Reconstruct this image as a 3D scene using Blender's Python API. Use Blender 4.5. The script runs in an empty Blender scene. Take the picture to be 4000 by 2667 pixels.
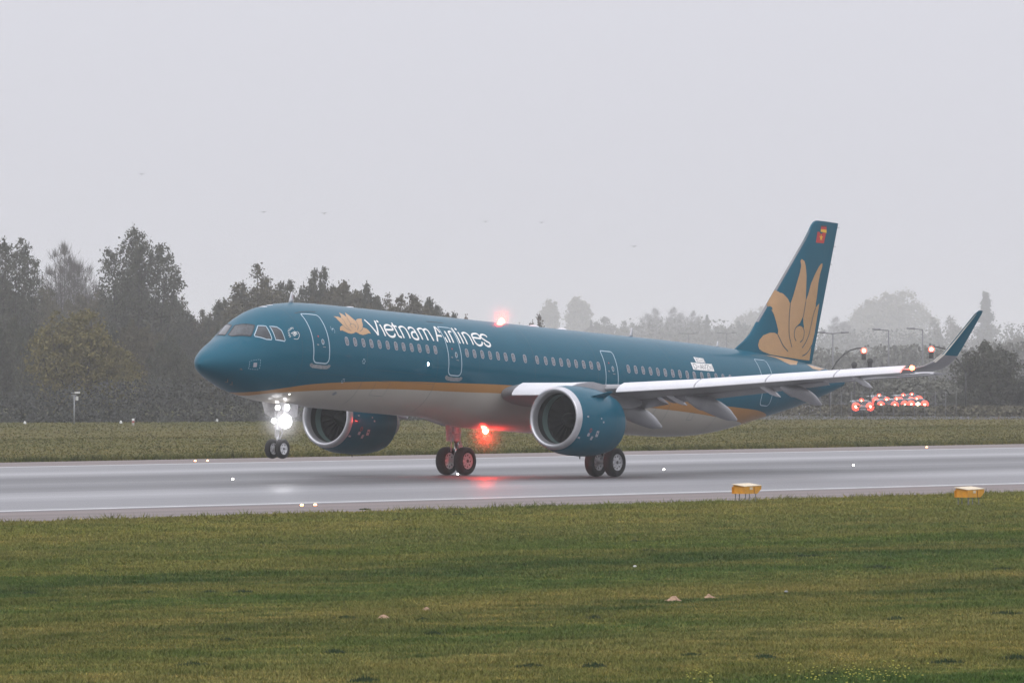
import bpy, bmesh, math, random
import numpy as np
from mathutils import Vector, Matrix
from mathutils.geometry import tessellate_polygon

sc = bpy.context.scene
C = sc.collection
R = math.radians
rng = random.Random(7)

# ------------------------------------------------------------------ camera
CAM = (-222.73092, -164.83332, 4.41452)
YAW, PITCH, ROLL, FPX = 0.62914, 0.00404, -0.00083, 26082.67
Fv = Vector((math.cos(YAW)*math.cos(PITCH), math.sin(YAW)*math.cos(PITCH), math.sin(PITCH)))
Rv = Vector((math.sin(YAW), -math.cos(YAW), 0)); Uv = Rv.cross(Fv)
R2v = Rv*math.cos(ROLL)+Uv*math.sin(ROLL); U2v = -Rv*math.sin(ROLL)+Uv*math.cos(ROLL)
cd = bpy.data.cameras.new('camera'); cam = bpy.data.objects.new('camera', cd); C.objects.link(cam)
cam.matrix_world = Matrix(((R2v.x, U2v.x, -Fv.x, CAM[0]), (R2v.y, U2v.y, -Fv.y, CAM[1]), (R2v.z, U2v.z, -Fv.z, CAM[2]), (0, 0, 0, 1)))
cd.sensor_width = 36; cd.lens = 36*FPX/4000; cd.clip_start = 1; cd.clip_end = 12000
sc.camera = cam

# ------------------------------------------------------------------ sky, sun, exposure
SUN_EL, SUN_ROT = R(38), R(250)
w = bpy.data.worlds.new('World'); sc.world = w; w.use_nodes = True
nt = w.node_tree; nt.nodes.clear()
def WN(t, **k):
    n = nt.nodes.new(t)
    for a, b in k.items(): setattr(n, a, b)
    return n
out = WN('ShaderNodeOutputWorld'); add = WN('ShaderNodeAddShader'); bg1 = WN('ShaderNodeBackground'); bg2 = WN('ShaderNodeBackground')
sky = WN('ShaderNodeTexSky', sky_type='NISHITA', sun_disc=False, sun_elevation=SUN_EL, sun_rotation=SUN_ROT, dust_density=6.0, air_density=1.0)
bw = WN('ShaderNodeRGBToBW'); mixs = WN('ShaderNodeMix', data_type='RGBA')
mixs.inputs[0].default_value = 0.75
nt.links.new(sky.outputs[0], bw.inputs[0]); nt.links.new(sky.outputs[0], mixs.inputs[6]); nt.links.new(bw.outputs[0], mixs.inputs[7])
nt.links.new(mixs.outputs[2], bg1.inputs[0]); bg1.inputs[1].default_value = 0.006
tc = WN('ShaderNodeTexCoord'); sp = WN('ShaderNodeSeparateXYZ'); mx = WN('ShaderNodeMath', operation='MAXIMUM'); mx.inputs[1].default_value = 0
ml = WN('ShaderNodeMath', operation='MULTIPLY_ADD'); ml.inputs[1].default_value = 1.7; ml.inputs[2].default_value = 1.0   # an overcast sky is brighter overhead
vs = WN('ShaderNodeVectorMath', operation='SCALE'); vs.inputs[0].default_value = (0.638, 0.640, 0.700)
nt.links.new(tc.outputs['Generated'], sp.inputs[0]); nt.links.new(sp.outputs[2], mx.inputs[0]); nt.links.new(mx.outputs[0], ml.inputs[0])
nt.links.new(ml.outputs[0], vs.inputs['Scale']); nt.links.new(vs.outputs[0], bg2.inputs[0]); bg2.inputs[1].default_value = 1.0
nt.links.new(bg1.outputs[0], add.inputs[0]); nt.links.new(bg2.outputs[0], add.inputs[1]); nt.links.new(add.outputs[0], out.inputs[0])
sd = bpy.data.lights.new('sun', 'SUN'); sd.energy = 0.5; sd.angle = R(20); sd.color = (1, 0.97, 0.92)
so = bpy.data.objects.new('sun', sd); C.objects.link(so)
sdir = Vector((math.sin(SUN_ROT)*math.cos(SUN_EL), math.cos(SUN_ROT)*math.cos(SUN_EL), math.sin(SUN_EL)))
so.rotation_euler = sdir.to_track_quat('Z', 'Y').to_euler()
vs_ = sc.view_settings; vs_.view_transform = 'Standard'; vs_.look = 'None'; vs_.exposure = 0.0; vs_.gamma = 1.0; vs_.use_curve_mapping = False
sc.cycles.use_denoising = True; sc.cycles.volume_bounces = 2; sc.cycles.max_bounces = 6; sc.cycles.transparent_max_bounces = 8

# ------------------------------------------------------------------ helpers
def mat(name, col, rough=0.6, metal=0.0, coat=0.0, emit=None, es=1.0, spec=0.5, noise=None, bump=None, trans=0.0):
    m = bpy.data.materials.new(name); m.use_nodes = True
    n = m.node_tree.nodes; l = m.node_tree.links; p = n['Principled BSDF']
    p.inputs['Base Color'].default_value = (*col, 1); p.inputs['Roughness'].default_value = rough
    p.inputs['Metallic'].default_value = metal; p.inputs['Coat Weight'].default_value = coat; p.inputs['Coat Roughness'].default_value = 0.08
    p.inputs['Specular IOR Level'].default_value = spec
    if emit: p.inputs['Emission Color'].default_value = (*emit, 1); p.inputs['Emission Strength'].default_value = es
    if noise:                                  # (scale, amount): gentle dirt / tone variation
        tcn = n.new('ShaderNodeTexCoord'); nz = n.new('ShaderNodeTexNoise'); nz.inputs['Scale'].default_value = noise[0]; nz.inputs['Detail'].default_value = 6
        mr = n.new('ShaderNodeMapRange'); mr.inputs[1].default_value = 0.3; mr.inputs[2].default_value = 0.7; mr.inputs[3].default_value = 1-noise[1]; mr.inputs[4].default_value = 1+noise[1]
        sm = n.new('ShaderNodeVectorMath'); sm.operation = 'SCALE'; sm.inputs[0].default_value = col
        l.new(tcn.outputs['Object'], nz.inputs['Vector']); l.new(nz.outputs[0], mr.inputs[0]); l.new(mr.outputs[0], sm.inputs['Scale']); l.new(sm.outputs[0], p.inputs['Base Color'])
    if bump:
        tcn = n.new('ShaderNodeTexCoord'); nz = n.new('ShaderNodeTexNoise'); nz.inputs['Scale'].default_value = bump[0]
        bp = n.new('ShaderNodeBump'); bp.inputs['Strength'].default_value = bump[1]; bp.inputs['Distance'].default_value = 0.02
        l.new(tcn.outputs['Object'], nz.inputs['Vector']); l.new(nz.outputs[0], bp.inputs['Height']); l.new(bp.outputs[0], p.inputs['Normal'])
    return m
M = {}
def setp(o, label=None, cat=None, group=None, kind=None):
    if label: o['label'] = label
    if cat: o['category'] = cat
    if group: o['group'] = group
    if kind: o['kind'] = kind
    return o
def mesh(name, V, F, m=None, parent=None, smooth=True, slots=None, fm=None):
    me = bpy.data.meshes.new(name); me.from_pydata([tuple(v) for v in V], [], [tuple(f) for f in F]); me.update()
    if slots:
        for s in slots: me.materials.append(s)
        if fm: me.polygons.foreach_set('material_index', fm)
    elif m: me.materials.append(m)
    if smooth: me.polygons.foreach_set('use_smooth', [True]*len(me.polygons))
    o = bpy.data.objects.new(name, me); C.objects.link(o)
    if parent: o.parent = parent
    return o
def empty(name, loc, rz=0, **k):
    o = bpy.data.objects.new(name, None); C.objects.link(o); o.location = loc; o.rotation_euler = (0, 0, rz); o.empty_display_size = 0.2
    return setp(o, **k)
def copy_tree(o, parent=None):
    c = o.copy(); C.objects.link(c); c.parent = parent
    for ch in list(o.children): copy_tree(ch, c)
    return c
class MB:
    """collects verts and faces of one mesh"""
    def __init__(s): s.V = []; s.F = []
    def add(s, V, F):
        n = len(s.V); s.V += [tuple(v) for v in V]; s.F += [tuple(i+n for i in f) for f in F]; return s
    def box(s, c, d, rot=None):
        P = [Vector((x*d[0]/2, y*d[1]/2, z*d[2]/2)) for x in (-1, 1) for y in (-1, 1) for z in (-1, 1)]
        if rot is not None: P = [rot @ p for p in P]
        P = [p+Vector(c) for p in P]
        return s.add(P, [(0, 1, 3, 2), (4, 6, 7, 5), (0, 4, 5, 1), (2, 3, 7, 6), (0, 2, 6, 4), (1, 5, 7, 3)])
    def tube(s, a, b, r0, r1=None, n=10, caps=True):
        a = Vector(a); b = Vector(b); r1 = r0 if r1 is None else r1
        d = (b-a).normalized(); u = d.orthogonal().normalized(); v = d.cross(u)
        P = []
        for q, r in ((a, r0), (b, r1)):
            for i in range(n):
                t = 2*math.pi*i/n; P.append(q+u*math.cos(t)*r+v*math.sin(t)*r)
        F = [(i, (i+1) % n, n+(i+1) % n, n+i) for i in range(n)]
        if caps: F += [tuple(range(n-1, -1, -1)), tuple(range(n, 2*n))]
        return s.add(P, F)
    def lathe(s, prof, c, axis, n=24, cap=False, fn=None):
        """prof = [(along, radius)] turned about an axis through c"""
        c = Vector(c); d = Vector(axis).normalized()
        u = Vector((0, 0, 1)) if abs(d.z) < .9 else Vector((1, 0, 0)); u = (u-d*u.dot(d)).normalized(); v = d.cross(u)
        P = []
        for a, r in prof:
            for i in range(n):
                t = 2*math.pi*i/n; q = r*(fn(a, t) if fn else 1); P.append(c+d*a+u*math.cos(t)*q+v*math.sin(t)*q)
        F = [(j*n+i, j*n+(i+1) % n, (j+1)*n+(i+1) % n, (j+1)*n+i) for j in range(len(prof)-1) for i in range(n)]
        if cap: F += [tuple(range(n-1, -1, -1)), tuple(range((len(prof)-1)*n, len(prof)*n))]
        return s.add(P, F)
    def loft(s, rings, closed=True, caps=True):
        n = len(rings[0]); P = [p for r in rings for p in r]; F = []
        for j in range(len(rings)-1):
            for i in range(n if closed else n-1):
                F.append((j*n+i, j*n+(i+1) % n, (j+1)*n+(i+1) % n, (j+1)*n+i))
        if caps and closed: F += [tuple(range(n-1, -1, -1)), tuple(range((len(rings)-1)*n, len(rings)*n))]
        return s.add(P, F)
    def build(s, name, m=None, parent=None, smooth=False, **k):
        return mesh(name, s.V, s.F, m, parent, smooth, **k)
def sharp(o, ang=35):
    me = o.data; bm = bmesh.new(); bm.from_mesh(me); bmesh.ops.recalc_face_normals(bm, faces=bm.faces)
    for e in bm.edges:
        if len(e.link_faces) == 2: e.smooth = e.calc_face_angle(0) < R(ang)
        else: e.smooth = True
    for f in bm.faces: f.smooth = True
    bm.to_mesh(me); bm.free(); return o

# traced livery and glazing outlines: (x aft of nose, y, z) on the skin, (x, z) on the fin
TITLE=[[(8.632,-1.341,1.442),(9.021,-1.766,0.853)],[(9.309,-1.339,1.445),(9.021,-1.766,0.853)],[(9.469,-1.472,1.304),(9.486,-1.771,0.843)],[(9.624,-1.622,1.106),(10.19,-1.605,1.132)],[(10.19,-1.605,1.132),(10.2,-1.528,1.236),(10.078,-1.465,1.312),(9.863,-1.477,1.299),(9.707,-1.538,1.223),(9.647,-1.627,1.098),(9.674,-1.71,0.962),(9.793,-1.764,0.856),(9.985,-1.771,0.842),(10.137,-1.741,0.903),(10.19,-1.697,0.984)],[(10.394,-1.363,1.422),(10.365,-1.534,1.229),(10.381,-1.705,0.97),(10.412,-1.75,0.885),(10.57,-1.763,0.86)],[(10.25,-1.465,1.313),(10.575,-1.481,1.294)],[(10.694,-1.489,1.284),(10.718,-1.771,0.843)],[(10.701,-1.517,1.25),(10.823,-1.478,1.298),(10.965,-1.468,1.31),(11.082,-1.513,1.256),(11.113,-1.602,1.136),(11.125,-1.768,0.85)],[(11.319,-1.549,1.21),(11.309,-1.516,1.253),(11.419,-1.474,1.303),(11.579,-1.473,1.304),(11.663,-1.533,1.231),(11.676,-1.638,1.084),(11.71,-1.755,0.877)],[(11.668,-1.609,1.127),(11.478,-1.611,1.124),(11.343,-1.661,1.046),(11.329,-1.731,0.924),(11.429,-1.767,0.851),(11.595,-1.773,0.839),(11.71,-1.755,0.877)],[(11.907,-1.5,1.272),(11.948,-1.769,0.848)],[(11.934,-1.513,1.257),(12.088,-1.472,1.306),(12.233,-1.472,1.306),(12.295,-1.537,1.226),(12.308,-1.771,0.843)],[(12.299,-1.527,1.24),(12.428,-1.482,1.295),(12.539,-1.475,1.303),(12.611,-1.532,1.233),(12.632,-1.631,1.094),(12.692,-1.771,0.845)],[(13.247,-1.336,1.45),(12.938,-1.772,0.842)],[(13.28,-1.329,1.458),(13.391,-1.55,1.21)],[(13.559,-1.665,1.042),(13.61,-1.772,0.842)],[(13.042,-1.641,1.079),(13.377,-1.642,1.078)],[(13.771,-1.475,1.304),(13.803,-1.77,0.847)],[(14.011,-1.478,1.301),(14.024,-1.769,0.849)],[(14.012,-1.499,1.275),(14.134,-1.462,1.319),(14.216,-1.489,1.287)],[(14.432,-1.315,1.471),(14.463,-1.771,0.846)],[(14.679,-1.465,1.316),(14.7,-1.77,0.848)],[(14.916,-1.483,1.295),(14.949,-1.771,0.845)],[(14.927,-1.497,1.278),(15.077,-1.461,1.321),(15.216,-1.468,1.313),(15.316,-1.528,1.24),(15.351,-1.616,1.119),(15.364,-1.771,0.847)],[(15.532,-1.59,1.156),(16.067,-1.601,1.141)],[(16.067,-1.601,1.141),(16.068,-1.52,1.251),(15.975,-1.454,1.33),(15.72,-1.467,1.314),(15.559,-1.523,1.246),(15.523,-1.609,1.129),(15.546,-1.696,0.99),(15.645,-1.758,0.873),(15.823,-1.77,0.848),(15.996,-1.739,0.911),(16.051,-1.684,1.011)],[(16.581,-1.537,1.229),(16.532,-1.483,1.296),(16.351,-1.462,1.321),(16.178,-1.503,1.271),(16.166,-1.582,1.168),(16.368,-1.656,1.057),(16.548,-1.702,0.979),(16.533,-1.75,0.89),(16.384,-1.774,0.841),(16.22,-1.75,0.889),(16.155,-1.696,0.991)]]
DOTS=[(9.462,-1.359,1.425),(14.685,-1.349,1.439)]
LOTUS=[(6.672,-1.322,1.448),(6.942,-1.319,1.456),(7.1,-1.373,1.406),(7.194,-1.275,1.498),(7.3,-1.101,1.634),(7.434,-1.174,1.582),(7.535,-1.295,1.482),(7.628,-1.181,1.577),(7.746,-1.05,1.672),(7.779,-1.147,1.604),(7.852,-1.29,1.488),(7.913,-1.376,1.405),(7.968,-1.423,1.357),(8.139,-1.354,1.428),(8.325,-1.319,1.462),(8.497,-1.313,1.468),(8.366,-1.432,1.347),(8.292,-1.538,1.222),(8.164,-1.629,1.093),(8.254,-1.626,1.099),(8.404,-1.642,1.074),(8.498,-1.681,1.01),(8.562,-1.75,0.885),(8.385,-1.751,0.883),(8.217,-1.773,0.838),(7.996,-1.792,0.795),(7.807,-1.784,0.813),(7.691,-1.763,0.858),(7.583,-1.748,0.889),(7.423,-1.775,0.833),(7.236,-1.79,0.799),(7.044,-1.785,0.81),(6.877,-1.761,0.859),(6.709,-1.737,0.9),(6.585,-1.747,0.876),(6.595,-1.711,0.945),(6.676,-1.66,1.036),(6.81,-1.63,1.087),(6.919,-1.621,1.102),(6.853,-1.549,1.201),(6.785,-1.468,1.3),(6.752,-1.381,1.393)]
LOTUSL=[[(6.919,-1.621,1.102),(7.044,-1.692,0.99),(7.306,-1.731,0.92)],[(7.118,-1.392,1.386),(7.143,-1.496,1.271),(7.14,-1.613,1.116),(7.236,-1.696,0.984)],[(7.542,-1.3,1.477),(7.483,-1.449,1.327),(7.519,-1.534,1.226)],[(7.583,-1.551,1.204),(7.455,-1.563,1.187),(7.392,-1.614,1.114),(7.468,-1.667,1.033)],[(7.696,-1.642,1.073),(7.735,-1.576,1.17),(7.613,-1.549,1.206)],[(7.968,-1.423,1.357),(7.946,-1.554,1.2),(7.867,-1.641,1.075),(7.741,-1.698,0.981)],[(8.15,-1.641,1.075),(8.051,-1.687,1.0),(7.861,-1.727,0.928)]]
FLOTUS=[(39.026,4.012),(39.622,4.671),(39.981,4.544),(40.286,4.345),(40.463,4.127),(40.691,4.486),(40.958,4.995),(41.253,5.54),(41.373,5.843),(41.36,6.072),(41.456,6.151),(41.638,6.075),(41.727,5.868),(41.81,5.446),(41.814,5.052),(41.823,4.56),(41.835,4.347),(42.043,4.673),(42.254,5.147),(42.589,5.565),(42.927,5.918),(43.129,6.057),(43.266,6.073),(43.256,5.924),(43.093,5.632),(42.967,5.195),(42.909,4.631),(42.838,4.297),(42.849,4.1),(43.021,4.227),(43.207,4.321),(42.91,2.984),(42.677,2.345),(42.56,1.779),(41.432,1.78),(39.722,1.811),(38.843,1.841),(38.255,1.937),(38.017,2.037),(37.98,2.197),(38.112,2.432),(38.391,2.644),(38.849,2.786),(39.198,2.807),(39.436,2.74),(39.486,2.906),(39.349,3.256),(39.211,3.639)]
FLINES=[[(40.462,4.144),(40.384,3.648),(40.382,3.157),(40.433,2.768),(40.564,2.514),(40.726,2.262)],[(41.835,4.347),(41.729,3.897),(41.655,3.63)],[(41.093,2.562),(40.938,2.7),(40.895,2.927),(41.002,3.13),(41.291,3.246),(41.588,3.232),(41.804,3.081),(41.845,2.887),(41.739,2.65),(41.48,2.52)],[(39.436,2.74),(39.653,2.525),(39.931,2.28),(40.383,2.062)],[(42.849,4.1),(42.657,3.792),(42.476,3.287),(42.32,2.883),(42.042,2.537),(41.729,2.289)],[(42.701,2.462),(42.418,2.198),(42.129,2.033),(41.808,1.949)]]
FTRI=[(41.636,3.661),(41.374,3.35),(41.116,3.219),(41.468,3.257),(41.799,3.179),(41.699,3.37)]
TPATCH=[(38.305,-0.483,1.777),(38.881,-0.409,1.778),(39.977,-0.384,1.721),(41.173,-0.296,1.666),(40.531,-0.651,1.482),(39.883,-0.769,1.445),(39.465,-0.732,1.535),(39.056,-0.569,1.69)]
TPATCH2=[(41.747,-0.348,1.582),(43.436,-0.219,1.451),(42.674,-0.44,1.355),(41.989,-0.511,1.4)]
FLAG1=[[(42.999,7.735),(43.466,7.753),(43.466,7.69),(43.003,7.667)],[(43.003,7.667),(43.466,7.69),(43.48,7.576),(42.973,7.558)],[(42.973,7.558),(43.48,7.576),(43.488,7.433),(42.963,7.446)]]
FLAG2=[(42.714,7.434),(43.453,7.43),(43.281,6.964),(42.565,6.947)]
STAR=[(43.001,7.197)]
DOORS=[[(4.826,-1.176,1.418),(5.732,-1.292,1.424),(5.708,-1.723,0.84),(5.692,-1.913,0.225),(5.627,-1.92,-0.29),(5.458,-1.886,-0.47),(4.879,-1.861,-0.452),(4.703,-1.877,-0.174),(4.72,-1.819,0.371),(4.706,-1.5,1.051)]]
COCK=[[(2.244,0.241,0.812),(1.621,0.062,0.401),(1.838,0.634,0.408),(2.728,0.951,0.862)],[(2.232,0.091,0.819),(2.482,-0.701,0.84),(2.026,-0.897,0.392),(1.604,-0.287,0.365),(1.652,-0.064,0.419)],[(2.546,-0.813,0.826),(2.767,-1.036,0.822),(2.705,-1.396,0.343),(2.665,-1.408,0.287),(2.48,-1.317,0.288),(2.141,-1.011,0.387),(2.163,-0.959,0.447)],[(2.889,-1.123,0.821),(3.149,-1.274,0.811),(3.265,-1.414,0.69),(3.282,-1.606,0.31),(3.233,-1.608,0.264),(2.848,-1.478,0.293)]]
SKY=[[(4.02,-1.609,0.693),(4.069,-1.648,0.628),(4.056,-1.689,0.526),(3.97,-1.713,0.419),(3.857,-1.706,0.381),(3.726,-1.679,0.396)],[(3.657,-1.584,0.595),(3.735,-1.586,0.625),(3.845,-1.585,0.674),(3.901,-1.594,0.678),(3.81,-1.616,0.596),(3.719,-1.637,0.505)],[(3.694,-1.599,0.58),(3.806,-1.607,0.612),(3.893,-1.601,0.66),(3.962,-1.612,0.664),(3.855,-1.635,0.573),(3.769,-1.652,0.491)],[(3.802,-1.622,0.578),(3.893,-1.614,0.635),(3.973,-1.649,0.589),(3.886,-1.643,0.566),(3.817,-1.657,0.503)],[(3.81,-1.616,0.596)]]
REG=[[(30.948,-1.663,1.036),(32.616,-1.601,1.058),(32.617,-1.752,0.749),(30.958,-1.812,0.734)],[(31.412,-1.479,1.289),(32.157,-1.471,1.272),(32.151,-1.605,1.082),(31.391,-1.635,1.071)]]
MISC=[(7.882,-1.968,-0.246),(6.902,-1.718,-1.072),(6.878,-1.336,-1.569),(6.133,-1.706,0.917),(1.841,-1.306,-0.727),(12.089,-1.974,-0.117)]
WIN=[6.83,7.36,7.9,8.42,8.95,9.48,10.03,10.53,11.06,11.58,12.12,12.64,14.76,15.28,15.81,16.34,16.88,17.41,17.94,18.74,19.59,20.19,20.73,21.27,21.8,22.33,22.87,23.4,23.93,26.08,26.61,27.15,27.69,28.23,28.77,29.32,29.85,30.4,30.94,31.52,32.08,32.67,33.24,33.84]
WINZ=0.484
# ------------------------------------------------------------------ ground, runway, shoulders
def nodes(m):
    return m.node_tree.nodes, m.node_tree.links, m.node_tree.nodes['Principled BSDF']
def math_(n, l, op, a, b=None, c=None):
    q = n.new('ShaderNodeMath'); q.operation = op
    for i, v in enumerate((a, b, c)):
        if v is None: continue
        if isinstance(v, (int, float)): q.inputs[i].default_value = v
        else: l.new(v, q.inputs[i])
    return q.outputs[0]
def noise_(n, l, vec, scale, detail=4, rough=0.5, sx=1, sy=1, sz=1):
    mp = n.new('ShaderNodeMapping'); mp.inputs['Scale'].default_value = (sx, sy, sz); l.new(vec, mp.inputs[0])
    nz = n.new('ShaderNodeTexNoise'); nz.inputs['Scale'].default_value = scale; nz.inputs['Detail'].default_value = detail; nz.inputs['Roughness'].default_value = rough
    l.new(mp.outputs[0], nz.inputs['Vector']); return nz.outputs[0]
def ramp_(n, l, fac, stops, interp='LINEAR'):
    r = n.new('ShaderNodeValToRGB'); r.color_ramp.interpolation = interp; e = r.color_ramp.elements
    while len(e) < len(stops): e.new(0.5)
    for i, (p, c) in enumerate(stops):
        e[i].position = p; e[i].color = (*c, 1) if len(c) == 3 else c
    l.new(fac, r.inputs[0]); return r.outputs[0]
def mixc(n, l, f, a, b, bt='MIX'):
    q = n.new('ShaderNodeMix'); q.data_type = 'RGBA'; q.blend_type = bt
    for i, v in ((0, f), (6, a), (7, b)):
        if isinstance(v, (int, float)): q.inputs[i].default_value = v
        elif isinstance(v, tuple): q.inputs[i].default_value = (*v, 1)
        else: l.new(v, q.inputs[i])
    return q.outputs[2]

def grass_colour(n, l, near=True):
    geo = n.new('ShaderNodeNewGeometry'); pos = geo.outputs['Position']
    s = n.new('ShaderNodeSeparateXYZ'); l.new(pos, s.inputs[0])
    warp = noise_(n, l, pos, 0.05, 3, sx=0.35)
    warp2 = noise_(n, l, pos, 0.4, 4, sx=0.35)
    # skewed rows of growth running along the field
    y = math_(n, l, 'ADD', s.outputs[1], math_(n, l, 'MULTIPLY_ADD', warp, 12, -6))
    y = math_(n, l, 'ADD', y, math_(n, l, 'MULTIPLY_ADD', warp2, 5, -2.5))
    y = math_(n, l, 'ADD', y, math_(n, l, 'MULTIPLY', s.outputs[0], -0.06))
    if near:
        # y here ~ -36 (runway edge) .. -105 (near camera)
        f = math_(n, l, 'MULTIPLY_ADD', y, -1/75, -34/75)
        tan = (.128, .114, .050); olive = (.088, .092, .036); green = (.048, .074, .025); dk = (.034, .054, .022); dead = (.165, .135, .065)
        c = ramp_(n, l, f, [(0, (.080, .088, .034)), (.14, (.118, .112, .038)), (.30, olive), (.42, (.060, .082, .024)), (.50, dk), (.565, green), (.625, olive), (.66, (.120, .105, .044)), (.70, dk), (.755, green), (.81, tan), (.89, (.098, .094, .035)), (.955, green), (1, (.035, .066, .018))])
    else:
        f = math_(n, l, 'MULTIPLY_ADD', y, 1/160, -40/160)
        c = ramp_(n, l, f, [(0, (.075, .085, .034)), (.1, (.115, .108, .044)), (.3, (.095, .098, .040)), (.45, (.12, .11, .05)), (.7, (.088, .092, .042)), (1, (.075, .085, .04))])
    p1 = noise_(n, l, pos, 1.3, 6, .65, sx=.45); p2 = noise_(n, l, pos, 0.16, 4, .6, sx=.4); p3 = noise_(n, l, pos, 9, 3, .6)
    fd = n.new('ShaderNodeMapRange'); fd.inputs[1].default_value = .50; fd.inputs[2].default_value = .66; l.new(p1, fd.inputs[0])
    c = mixc(n, l, math_(n, l, 'MULTIPLY', fd.outputs[0], .78), c, (.032, .050, .018))
    p4 = noise_(n, l, pos, 2.6, 4, .6, sx=.6); fe = n.new('ShaderNodeMapRange'); fe.inputs[1].default_value = .52; fe.inputs[2].default_value = .70; l.new(p4, fe.inputs[0])
    c = mixc(n, l, math_(n, l, 'MULTIPLY', fe.outputs[0], .6), c, (.125, .105, .050))
    f1 = n.new('ShaderNodeMapRange'); f1.inputs[1].default_value = .46; f1.inputs[2].default_value = .60; l.new(p2, f1.inputs[0])
    c = mixc(n, l, math_(n, l, 'MULTIPLY', f1.outputs[0], .55), c, (.135, .112, .045))
    f2 = n.new('ShaderNodeMapRange'); f2.inputs[1].default_value = .25; f2.inputs[2].default_value = .75; f2.inputs[3].default_value = .62 if near else .86; f2.inputs[4].default_value = 1.38 if near else 1.14; l.new(p3, f2.inputs[0])
    c = mixc(n, l, 1.0, c, (1.60, 1.64, 1.38) if near else (.95, .90, .62), 'MULTIPLY')
    sv = n.new('ShaderNodeVectorMath'); sv.operation = 'SCALE'; l.new(c, sv.inputs[0]); l.new(f2.outputs[0], sv.inputs['Scale'])
    return sv.outputs[0]

def grass_mat(name, near=True, blade=False):
    m = bpy.data.materials.new(name); m.use_nodes = True; n, l, p = nodes(m)
    c = grass_colour(n, l, near)
    if blade:
        at = n.new('ShaderNodeAttribute'); at.attribute_name = 'rnd'
        tint = ramp_(n, l, at.outputs['Fac'], [(0, (.62, .72, .55)), (.4, (.95, 1.0, .85)), (.72, (1.15, 1.12, 1.0)), (.9, (1.6, 1.35, 1.15)), (1, (2.1, 1.75, 1.4))])
        c = mixc(n, l, 1.0, c, tint, 'MULTIPLY')
    else:
        c = mixc(n, l, 1.0, c, (.62, .62, .6), 'MULTIPLY') if near else c
    l.new(c, p.inputs['Base Color']); p.inputs['Roughness'].default_value = .85; p.inputs['Specular IOR Level'].default_value = .04
    return m
M['soil_grass'] = grass_mat('near_turf'); M['blades'] = grass_mat('grass_blades', True, True); M['far_turf'] = grass_mat('far_turf', False); M['far_blades'] = grass_mat('far_grass_blades', False, True)

def sheet(name, pts, z, m, nx=1):
    o = mesh(name, [(x, y, z) for x, y in pts], [tuple(range(len(pts)))], m, smooth=False); return setp(o, kind='structure')
sheet('ground', [(-700, -400), (6500, -400), (6500, 6500), (-700, 6500)], -0.012, M['far_turf'])
sheet('near_lawn', [(-420, -300), (500, -300), (500, -40.0), (-420, -40.0)], -0.006, M['soil_grass'])

def runway_mat(name, base, strip):
    m = bpy.data.materials.new(name); m.use_nodes = True; n, l, p = nodes(m)
    geo = n.new('ShaderNodeNewGeometry'); pos = geo.outputs['Position']; s = n.new('ShaderNodeSeparateXYZ'); l.new(pos, s.inputs[0]); y = s.outputs[1]
    st1 = noise_(n, l, pos, 1.0, 6, .65, sx=.006, sy=.55); st2 = noise_(n, l, pos, 1.0, 5, .6, sx=.012, sy=5.0); st3 = noise_(n, l, pos, 6, 4, .6, sx=.3, sy=1)
    wv = noise_(n, l, pos, .02, 2)
    yy = math_(n, l, 'ADD', y, math_(n, l, 'MULTIPLY_ADD', wv, 3, -1.5))
    f = math_(n, l, 'MULTIPLY_ADD', yy, 1/80, .5)
    k = lambda v: (v/80+.5)
    if strip:
        g = ramp_(n, l, f, [(k(-31), (.17,)*3), (k(-21), (.17,)*3), (k(-16.5), (.235,)*3), (k(-13), (.20,)*3), (k(-10), (.125,)*3), (k(-6), (.10,)*3), (k(0), (.13,)*3), (k(5), (.09,)*3), (k(10), (.10,)*3), (k(13), (.17,)*3), (k(17), (.235,)*3), (k(20), (.17,)*3), (k(31), (.17,)*3)])  # pale bands paint the sky sheen of wet lanes; dark middle is rubber
        rr = ramp_(n, l, f, [(k(-22), (.52,)*3), (k(-16), (.42,)*3), (k(-12), (.50,)*3), (k(-8), (.58,)*3), (k(0), (.50,)*3), (k(8), (.58,)*3), (k(12), (.46,)*3), (k(16), (.36,)*3), (k(22), (.50,)*3)])
    else:
        g = ramp_(n, l, f, [(0, (.125, .11, .105)), (1, (.125, .11, .105))]); rr = None
    mr = n.new('ShaderNodeMapRange'); mr.inputs[1].default_value = .3; mr.inputs[2].default_value = .7; mr.inputs[3].default_value = .72; mr.inputs[4].default_value = 1.28; l.new(st1, mr.inputs[0])
    mr2 = n.new('ShaderNodeMapRange'); mr2.inputs[1].default_value = .3; mr2.inputs[2].default_value = .7; mr2.inputs[3].default_value = .74; mr2.inputs[4].default_value = 1.26; l.new(st2, mr2.inputs[0])
    q = math_(n, l, 'MULTIPLY', mr.outputs[0], mr2.outputs[0])
    sv = n.new('ShaderNodeVectorMath'); sv.operation = 'SCALE'; l.new(g, sv.inputs[0]); l.new(q, sv.inputs['Scale'])
    cc = mixc(n, l, 1.0, sv.outputs[0], base, 'MULTIPLY'); l.new(cc, p.inputs['Base Color'])
    if rr is not None:
        l.new(math_(n, l, 'MULTIPLY', rr, math_(n, l, 'MULTIPLY_ADD', st1, .8, .6)), p.inputs['Roughness'])
    else: p.inputs['Roughness'].default_value = .75
    bp = n.new('ShaderNodeBump'); bp.inputs['Strength'].default_value = .25; bp.inputs['Distance'].default_value = .01; l.new(st3, bp.inputs['Height']); l.new(bp.outputs[0], p.inputs['Normal'])
    return m
M['runway'] = runway_mat('wet_grooved_asphalt', (.90, .89, .92), True); M['shoulder'] = runway_mat('dry_shoulder_asphalt', (1.25, 1.15, 1.12), False)
sheet('shoulder', [(-500, -40.1), (900, -40.1), (900, 40.1), (-500, 40.1)], -0.002, M['shoulder'])
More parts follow.
